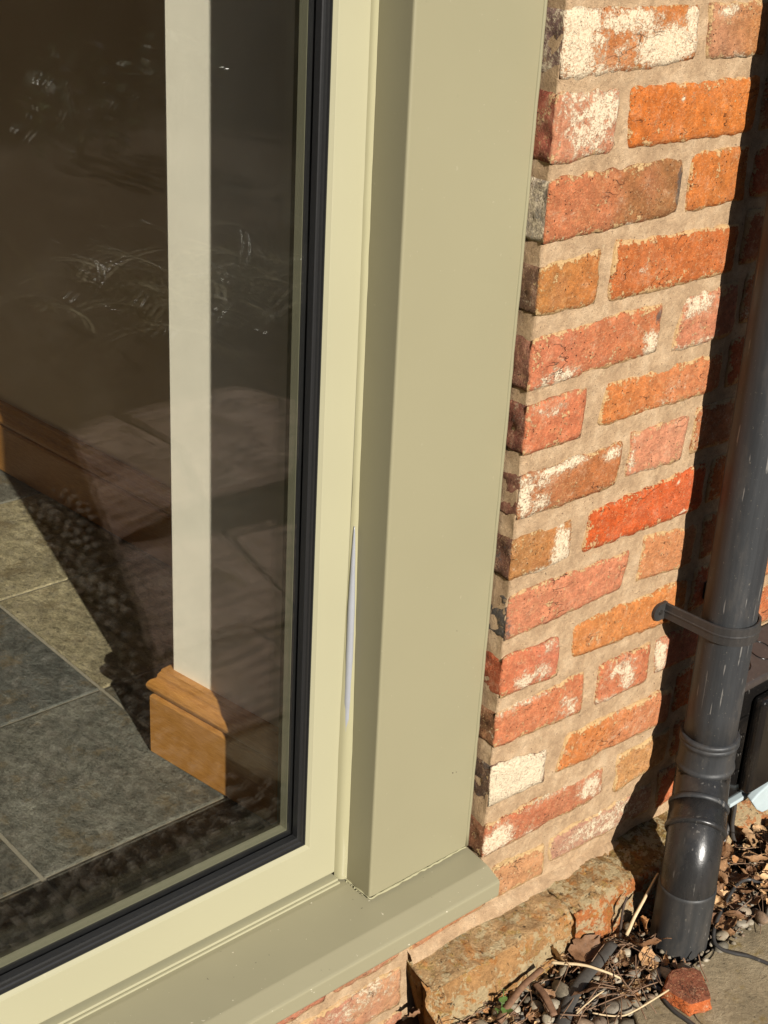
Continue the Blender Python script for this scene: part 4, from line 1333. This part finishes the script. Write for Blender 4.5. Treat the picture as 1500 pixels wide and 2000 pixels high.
BIG = [(.0511, -.1093, .017, 'dark flat triangular stone beside the grey rubber strip'), (.0794, -.1646, .016, 'long tan pebble lying under the pale reed'), (.0960, -.1720, .014, 'ribbed grey green pebble next to the long tan one'),
       (.1700, -.1600, .0115, 'pale oval green grey pebble left of the pipe foot'), (.1830, -.1690, .0135, 'squat brown pebble in front of the pipe foot'), (.2080, -.1760, .0125, 'round pale grey pebble tucked under the rim of the pipe')]
for x, y, r, lab in BIG:
    put_stone(x, y, GZ + r * .75, r, (0.2, 0.1, pr.uniform(0, 3)), lab, None)
tries = 0
while len(placed) < 105 and tries < 6000:
    tries += 1
    x, y = pr.uniform(-.13, .42), pr.uniform(-.182, -.074)
    r = pr.choice([.006, .007, .008, .009, .010, .0115])
    if math.hypot(x - LX, y - LY) < .046 + r:
        continue
    if any((x - a) ** 2 + (y - b) ** 2 < (.72 * (r + c)) ** 2 for a, b, c in placed):
        continue
    put_stone(x, y, GZ + r * .45 + pr.uniform(0, .010), r)
def joined(name, mat, items, smooth=True):
    """items: (verts, faces) lists merged into one stuff mesh"""
    V, F = [], []
    for v, f in items:
        b = len(V)
        V += v
        F += [tuple(i + b for i in q) for q in f]
    return tag(obj(name, V, F, mat, None, smooth=smooth), kind='stuff')
def base_ico(sub):
    bm = bmesh.new()
    bmesh.ops.create_icosphere(bm, subdivisions=sub, radius=1)
    bm.verts.ensure_lookup_table()
    v = [q.co.copy() for q in bm.verts]
    f = [tuple(q.index for q in fc.verts) for fc in bm.faces]
    bm.free()
    return v, f
IV, IF = base_ico(1)
def rough_stone(x, y, z, r, rr):
    rot = Matrix.Rotation(rr.uniform(0, 6.28), 3, 'Z') @ Matrix.Rotation(rr.uniform(-.6, .6), 3, 'X')
    s = Vector((rr.uniform(.8, 1.3), rr.uniform(.65, 1.0), rr.uniform(.45, .75)))
    o = Vector((rr.uniform(0, 60), 0, 0))
    out = []
    for p in IV:
        k = r * (1 + .3 * noise.noise(p * 1.3 + o))
        out.append(rot @ Vector((p.x * s.x * k, p.y * s.y * k, p.z * s.z * k)) + Vector((x, y, z)))
    return out, IF
items = []
gr = random.Random(21)
for _ in range(1500):
    x, y = gr.uniform(-.16, .75), gr.uniform(-.186, -.060)
    r = gr.uniform(.0022, .0052)
    items.append(rough_stone(x, y, GZ - .004 + gr.uniform(0, .012), r, gr))
def path_edge(y):
    """left edge of the paving at depth y"""
    P = [(-.17, .10), (-.30, .03), (-.45, .0), (-.68, .09), (-1.08, .25), (-1.60, .47), (-2.2, .7)]
    for (ya, xa), (yb, xb) in zip(P, P[1:]):
        if yb <= y <= ya:
            return xa + (xb - xa) * (ya - y) / (ya - yb)
    return .1
n = 0
while n < 2300:
    y = -gr.uniform(.02, 1.32)
    x = gr.uniform(-.75, path_edge(y) + .0) if y < -.19 else gr.uniform(-.75, -.12)
    if x > path_edge(y) - .012 or x < path_edge(y) - .75:
        continue
    r = gr.uniform(.008, .015)
    items.append(rough_stone(x, y, GZ + gr.uniform(-.004, .008), r, gr))
    n += 1
joined('gravel', M['gravel'], items)

# dead leaves
def leaf_geo(rr, L, loc, rot, curl, kind=0):
    nu, nv = 12, 8
    v, f = [], []
    o = rr.uniform(0, 90)
    for i in range(nu + 1):
        t = i / nu
        wd = L * (.40 if kind == 0 else .28) * math.sin(math.pi * min(1, t ** .8)) ** .8 + L * .012
        lob = 1 + (.35 * abs(math.sin(t * 13 + o)) if kind == 1 else .12 * noise.noise(Vector((t * 6, o, 0))))
        for j in range(nv + 1):
            s = -1 + 2 * j / nv
            hw = wd * lob
            th = max(.15, curl * 1.7 * (.7 + .6 * math.sin(t * 2.6 + o)))
            y = hw / th * math.sin(s * th)
            z = hw / th * (1 - math.cos(s * th))
            ph = max(.2, curl * 1.5)
            x = L / ph * math.sin((t - .5) * ph)
            z += L / ph * (1 - math.cos((t - .5) * ph))
            z += L * .10 * noise.noise(Vector((t * 4 + o, s * 2, 0))) + L * .07 * noise.noise(Vector((t * 11 + o, s * 5, 3)))
            x += L * .05 * noise.noise(Vector((t * 6, s * 4 + o, 8)))
            y += L * .04 * noise.noise(Vector((t * 8, s * 4 + o, 5)))
            z -= L * .05 * abs(s) ** .5
            v.append(Vector((x, y, z)))
    for i in range(nu):
        for j in range(nv):
            a = i * (nv + 1) + j
            f.append((a, a + 1, a + nv + 2, a + nv + 1))
    # stalk
    sv, sf = tube_geo([(-L * .5, 0, v[3].z), (-L * .62, L * .02, v[3].z + L * .03), (-L * .78, L * .05, v[3].z + L * .02)], L * .014, 5)
    b = len(v)
    v += sv
    f += [tuple(i + b for i in q) for q in sf]
    mt = Matrix.Translation(loc) @ rot
    return [mt @ Vector(p) for p in v], f
lr = random.Random(5)
def euler(a, b, c):
    return (Matrix.Rotation(c, 4, 'Z') @ Matrix.Rotation(b, 4, 'Y') @ Matrix.Rotation(a, 4, 'X'))
LEAVES = [
 ((.0834, -.0660, -1.078), .055, (.9, .2, 1.2), .5, 0, 'pale tan dead leaf standing against the plinth face'),
 ((.1216, -.0850, -1.082), .070, (.5, -.1, .3), .7, 1, 'long lobed dead leaf lying along the foot of the plinth'),
 ((.1900, -.1250, -1.080), .050, (.7, .3, 2.1), 1.0, 1, 'crumpled brown dead leaf left of the pipe foot'),
 ((.2080, -.1050, -1.070), .034, (1.2, .2, .6), 1.0, 0, 'small curled reddish leaf between the plinth and pipe foot'),
 ((.1780, -.1400, -1.085), .040, (.3, -.3, 1.1), .8, 0, 'brown leaf lying flat on the pebbles left of the pipe'),
 ((.0637, -.1240, -1.086), .060, (.5, .1, 2.6), .5, 0, 'broad brown leaf under the grey rubber strip'),
 ((.3884, -.0920, -1.075), .055, (.6, .2, .4), .8, 0, 'tan dead leaf right of the pipe bend'),
 ((.3830, -.1139, -1.076), .060, (.3, .3, 2.0), .7, 0, 'folded pale leaf above the hooked thin cable'),
 ((.3503, -.1250, -1.080), .050, (.8, -.2, .9), .8, 1, 'upright tan leaf right of the pipe foot'),
 ((.3331, -.1560, -1.088), .048, (.5, .3, 1.7), .9, 0, 'pale leaf inside the loop of thin cable'),
 ((.4379, -.1114, -1.075), .055, (.4, -.3, 2.8), .9, 0, 'crisp orange brown leaf under the socket box cable'),
 ((.4700, -.0800, -1.070), .050, (.6, .4, .2), .8, 1, 'yellow brown leaf against the lower brick right of the cable'),
 ((.4101, -.1447, -1.084), .045, (.3, .1, 1.3), .8, 0, 'orange leaf near the edge of the concrete slab'),
 ((.4950, -.1000, -1.074), .050, (.5, .2, 2.2), 1.0, 0, 'dark curled leaf at the right edge below the flap'),
 ((.3100, -.1480, -1.090), .040, (.5, .2, .1), .9, 0, 'small tan leaf touching the pipe foot on its right'),
 ((.3058, -.1700, -1.094), .038, (.3, .5, 1.5), .9, 1, 'pale pointed leaf on the slab edge right of the pipe'),
 ((.3600, -.1000, -1.070), .060, (.9, .1, 1.4), .7, 0, 'large tan leaf leaning behind the pipe foot'),
 ((.4300, -.1400, -1.085), .042, (.4, -.2, 2.5), 1.0, 0, 'rusty leaf over the far bend of thin cable'),
 ((.0150, -.1200, -1.090), .045, (.3, .2, .8), .7, 0, 'brown leaf beside the seedling'),
 ((-.1180, -.0250, -1.090), .040, (.6, .2, 2.9), 1.0, 1, 'pale crumpled leaf at the broken left end of the plinth'),
 ((-.0900, -.0800, -1.096), .040, (.3, -.2, .4), 1.0, 1, 'pale crumpled leaf in front of the plinth left end'),
]
for loc, L, rot, cu, kd, lab in LEAVES:
    v, f = leaf_geo(lr, L * .88, (loc[0], loc[1], loc[2] - L * .04), euler(*rot), cu, kd)
    o = obj('dead_leaf', v, f, M['leaf'], None, smooth=True)
    tag(o, lab, 'leaf', 'dead leaves on the ground')
items = []
for _ in range(900):
    right = lr.random() < .5
    x = lr.uniform(.27, .75) if right else lr.uniform(-.16, .27)
    y = lr.uniform(-.172, -.066)
    if math.hypot(x - LX, y - LY) < .05:
        continue
    v, f = leaf_geo(lr, lr.choice([.009, .012, .016, .022, .030]) * lr.uniform(.8, 1.2) * (1 if right else .75), (x, y, GZ + (lr.uniform(.0, .026) if right else lr.uniform(.0, .012))), euler(lr.uniform(-.9, .9), lr.uniform(-.6, .6), lr.uniform(0, 6.3)), lr.uniform(.3, 1.2), lr.choice([0, 1]))
    items.append((v, f))
joined('leaf_litter', M['leaf_bits'], items)

# stalks, twigs, strips
def stick(name, pts, r0, r1, mat, label, cat, flat=1.0, group=None, seg=8):
    P = smooth_path(pts, 7)
    n_ = len(P)
    P = [p + Vector((N(p, 60), N(p, 60, 5), N(p, 60, 9))) * .0007 for p in P]
    o = tube(name, P, [r0 + (r1 - r0) * i / (n_ - 1) for i in range(n_)], mat, None, seg, flat)
    return tag(o, label, cat, group)
stick('straw_stalk', [(.0660, -.0740, -1.079), (.0822, -.0961, -1.074), (.0935, -.1118, -1.073), (.1059, -.1272, -1.077), (.1235, -.1423, -1.088)], .0021, .0014, M['straw'], 'thick pale straw stalk curving over the grey strip', 'stalk')
stick('straw_stalk', [(.0480, -.1600, -1.086), (.0720, -.1831, -1.088), (.0909, -.1910, -1.084), (.1200, -.1950, -1.081), (.1487, -.1960, -1.081)], .0010, .0013, M['straw'], 'pale reed pointing at the broken brick piece', 'stalk')
stick('straw_stalk', [(.030, -.150, -1.084), (.060, -.148, -1.080), (.0850, -.1450, -1.083)], .0008, .0011, M['straw'], 'short thin straw left of the brown leaf', 'stalk')
stick('rubber_strip', [(.1560, -.0980, -1.080), (.1198, -.1071, -1.082), (.0830, -.1145, -1.084), (.0457, -.1272, -1.087), (.0028, -.1501, -1.092), (-.04, -.17, -1.097)], .0075, .0095, M['rubber_strip'], 'dark grey rubbery strip lying across the gravel', 'strip', flat=.35, seg=10)
stick('twig', [(.2590, -.0800, -1.030), (.2239, -.0900, -1.0440), (.2000, -.0960, -1.057), (.1803, -.1000, -1.0780)], .0018, .0026, M['straw'], 'tan forked twig leaning against the plinth corner', 'twig')
stick('twig', [(.2000, -.0780, -1.040), (.1900, -.0820, -1.055), (.1830, -.0880, -1.090)], .0017, .0020, M['dark_twig'], 'short black twig beside the leaning tan twig', 'twig')
stick('twig', [(.1220, -.1201, -1.066), (.1096, -.1528, -1.073), (.1064, -.1770, -1.080), (.0919, -.2079, -1.086)], .0010, .0009, M['twig'], 'long thin brown stem crossing the pale reed', 'twig')
stick('twig', [(.1560, -.1350, -1.072), (.1350, -.1550, -1.078), (.1180, -.1850, -1.082), (.1150, -.2060, -1.092)], .0008, .0007, M['twig'], 'hair thin stem right of the long brown stem', 'twig')
stick('twig', [(.2340, -.1760, -1.086), (.2240, -.1900, -1.092), (.2160, -.2080, -1.0985)], .0010, .0008, M['twig'], 'thin pale twig bent down in front of the pipe rim', 'twig')
stick('twig', [(.2010, -.1640, -1.083), (.1920, -.1780, -1.087), (.1860, -.1860, -1.088)], .0008, .0007, M['twig'], 'short thin stem standing by the brown pebble', 'twig')
stick('bark_strip', [(-.0500, -.0960, -1.090), (-.0232, -.0900, -1.078), (.0070, -.0840, -1.072), (.0400, -.0800, -1.070)], .0050, .0042, M['bark'], 'curled brown bark strip against the foot of the plinth', 'bark', flat=.6)
stick('bark_strip', [(.0270, -.0836, -1.083), (.0196, -.1078, -1.082), (.0100, -.1331, -1.088)], .0048, .0050, M['bark'], 'short reddish bark piece beside the dark triangular stone', 'bark', flat=.5)
stick('bark_strip', [(.335, -.080, -1.060), (.345, -.098, -1.078), (.338, -.118, -1.092)], .0085, .0080, M['dark_twig'], 'dark bark piece leaning behind the pipe bend', 'bark', flat=.5)
items = []
for _ in range(190):
    x, y = lr.uniform(-.15, .60), lr.uniform(-.18, -.07)
    if math.hypot(x - LX, y - LY) < .06:
        continue
    a = lr.uniform(0, 6.28)
    L = lr.uniform(.015, .05)
    z = GZ + lr.uniform(.008, .024)
    p = Vector((x, y, z))
    dd = Vector((math.cos(a), math.sin(a) * .6, lr.uniform(-.15, .15))) * L
    v, f = tube_geo(smooth_path([p - dd, p + Vector((lr.uniform(-.004, .004), lr.uniform(-.004, .004), .003)), p + dd], 4), lr.uniform(.0004, .0009), 5)
    items.append((v, f))
joined('twig_litter', M['twig'], items)

# broken brick on the slab
def brick_piece():
    top = [(.1440, -.1850), (.1720, -.1745), (.1930, -.1785), (.2180, -.1960), (.1830, -.2420), (.1500, -.2310)]
    bm = bmesh.new()
    zt, zb = GZ + .026, GZ + .0045
    cx_, cy_ = .178, -.205
    a = [bm.verts.new((cx_ + (x - cx_) * .84, cy_ + (y - cy_) * .84, zt + (.004 if i in (1, 2) else -.004))) for i, (x, y) in enumerate(top)]
    b = [bm.verts.new((x, y, zb)) for x, y in top]
    bm.faces.new(a), bm.faces.new(b[::-1])
    n_ = len(top)
    for i in range(n_):
        bm.faces.new((a[i], a[(i + 1) % n_], b[(i + 1) % n_], b[i]))
    bmesh.ops.bevel(bm, geom=bm.edges[:], offset=.002, segments=1, affect='EDGES', profile=.5)
    bmesh.ops.triangulate(bm, faces=bm.faces[:])
    bmesh.ops.subdivide_edges(bm, edges=bm.edges[:], cuts=5, use_grid_fill=True)
    ti, we = [], []
    bmesh.ops.recalc_face_normals(bm, faces=bm.faces[:])
    bm.normal_update()
    for v in bm.verts:
        p = v.co.copy()
        v.co += v.normal * (N(p, 70) * .0022 + N(p, 200, 3) * .0012)
    bm.verts.ensure_lookup_table()
    for v in bm.verts:
        on_top = v.normal.z > .6
        ti.append((.19, .062, .032) if on_top else (.43, .105, .028))
        we.append((.0, .12 if on_top else 0, 0.0))
    me = bpy.data.meshes.new('brick_piece')
    bm.to_mesh(me)
    bm.free()
    me.materials.append(M['brick'])
    for an, vals in (('tint', ti), ('wear', we)):
        at = me.attributes.new(an, 'FLOAT_COLOR', 'POINT')
        at.data.foreach_set('color', [c for q in vals for c in (*q, 1.0)])
    o = link_mesh('brick_piece', me, None, smooth=True)
    tag(o, 'broken piece of red brick lying on the edge of the concrete slab', 'brick')
brick_piece()
# seedling at the plinth's foot
sdl = empty('seedling', (-.036, -.088, -1.09), label='tiny green seedling with round leaves at the foot of the plinth', cat='plant')
for i, (x, y, z, r) in enumerate([(-.0371, -.0874, -1.070, .0050), (-.0300, -.0850, -1.074, .0042), (-.0430, -.0960, -1.076, .0050), (-.0350, -.0990, -1.080, .0056), (-.0270, -.0800, -1.066, .0036), (-.0450, -.0880, -1.080, .0040)]):
    v, f = [], []
    v.append(Vector((x, y, z)))
    tl_ = euler(lr.uniform(-.5, .5), lr.uniform(-.5, .5), 0)
    for k in range(9):
        a = 2 * math.pi * k / 9
        v.append(tl_ @ Vector((r * math.cos(a), r * .8 * math.sin(a), r * .15)) + Vector((x, y, z)))
    f = [(0, 1 + k, 1 + (k + 1) % 9) for k in range(9)]
    sv, sf = tube_geo([(x, y, z), (x * .6 - .036 * .4, y * .6 - .088 * .4, z - .012), (-.036, -.088, -1.10)], .0006, 5)
    b_ = len(v)
    obj('leaf', v + sv, f + [tuple(q + b_ for q in t_) for t_ in sf], M['green'], sdl, smooth=True)

# garden that shows only as reflections in the glass
def blades(name, cx_, cy_, nb, L, label, seed):
    rr = random.Random(seed)
    root = empty(name, (cx_, cy_, GZ), label=label, cat='plant')
    V, F = [], []
    for _ in range(nb):
        a = rr.uniform(0, 6.28)
        ln = L * rr.uniform(.6, 1.1)
        lean = rr.uniform(.5, 1.1)
        ox_, oy_, wig = cx_ + rr.gauss(0, .13), cy_ + rr.gauss(0, .20), rr.uniform(-.8, .8)
        pts = []
        for k in range(7):
            t = k / 6
            pts.append(Vector((ox_ + math.cos(a + wig * t) * (.01 + ln * lean * t), oy_ + math.sin(a + wig * t) * (.01 + ln * lean * t), GZ + .01 + ln * (t * .7 - lean * t * t * .62))))
        side = Vector((-math.sin(a), math.cos(a), 0))
        b = len(V)
        for k, p in enumerate(pts):
            wv = .0042 * (1 - (k / 6) ** 2) + .0005
            V += [p - side * wv, p + Vector((0, 0, -.002)), p + side * wv]
        for k in range(6):
            for j in range(2):
                q = b + k * 3 + j
                F.append((q, q + 1, q + 4, q + 3))
    o = obj('leaves', V, F, M['blade'], root, smooth=True)
    o['kind'] = 'stuff'
blades('strappy_grass', 1.14, -2.25, 140, .34, 'straggling pale grass mirrored left of the white wall end', 31)
blades('strappy_grass', 1.52, -2.15, 130, .34, 'straggling pale grass mirrored right of the white wall end', 33)
def shrub(cx_, cy_, rad, nl, label, seed):
    rr = random.Random(seed)
    root = empty('shrub', (cx_, cy_, GZ), label=label, cat='shrub')
    V, F = [], []
    for _ in range(nl):
        d = Vector((rr.gauss(0, 1), rr.gauss(0, 1), rr.gauss(0, .7))).normalized() * rad * rr.uniform(.35, 1) ** .6
        c_ = Vector((cx_, cy_, GZ + rad * .75)) + d
        if c_.z < GZ + .02:
            continue
        mt = euler(rr.uniform(-1, 1), rr.uniform(-1, 1), rr.uniform(0, 6.3))
        L = rr.uniform(.05, .09)
        b = len(V)
        for px, py, pz in ((-.5, 0, 0), (-.1, .2, .03), (.25, .15, .03), (.5, 0, 0), (.25, -.15, .03), (-.1, -.2, .03)):
            V.append(c_ + mt @ Vector((px * L, py * L, pz * L)))
        F.append(tuple(range(b, b + 6)))
    o = obj('foliage', V, F, M['shrub'], root)
    o['kind'] = 'stuff'
    for k in range(5):
        a = 1.25 * k
        tube('stem', [(cx_, cy_, GZ - .02), (cx_ + .1 * rad * math.cos(a), cy_ + .1 * rad * math.sin(a), GZ + .4 * rad), (cx_ + .45 * rad * math.cos(a), cy_ + .45 * rad * math.sin(a), GZ + rad)], [.012, .010, .006], M['dark_twig'], root, 6)
shrub(1.92, -4.0, .26, 300, 'glossy leaved shrub mirrored at the upper left of the glass', 41)
shrub(2.75, -4.55, .24, 220, 'small glossy shrub mirrored just left of the top of the white wall end', 43)

def sky_blocker_hedge(x0, x1, y0, y1, top):
    """uneven leafy box, never in view, added to block low sky light"""
    V, F = [], []
    rr = random.Random(int(abs(x0 * 7 + y0 * 3)))
    bm = bmesh.new()
    bm_box(bm, x0, x1, y0, y1, GZ - .02, top)
    bmesh.ops.subdivide_edges(bm, edges=bm.edges[:], cuts=14, use_grid_fill=True)
    for v in bm.verts:
        v.co += Vector((N(v.co, .7), N(v.co, .7, 5), N(v.co, .5, 9))) * .35
    o = from_bm('sky_blocker_hedge', bm, M['shrub'], None, smooth=True)
    return tag(o, kind='structure')
sky_blocker_hedge(-9.5, 11.0, -13.5, -12.3, 2.9)  # unseen leafy screens, put in round the garden to darken the shadows
sky_blocker_hedge(9.8, 11.0, -12.2, 0.0, 4.6)
sky_blocker_hedge(-9.5, -8.3, -12.2, 0.0, 4.6)
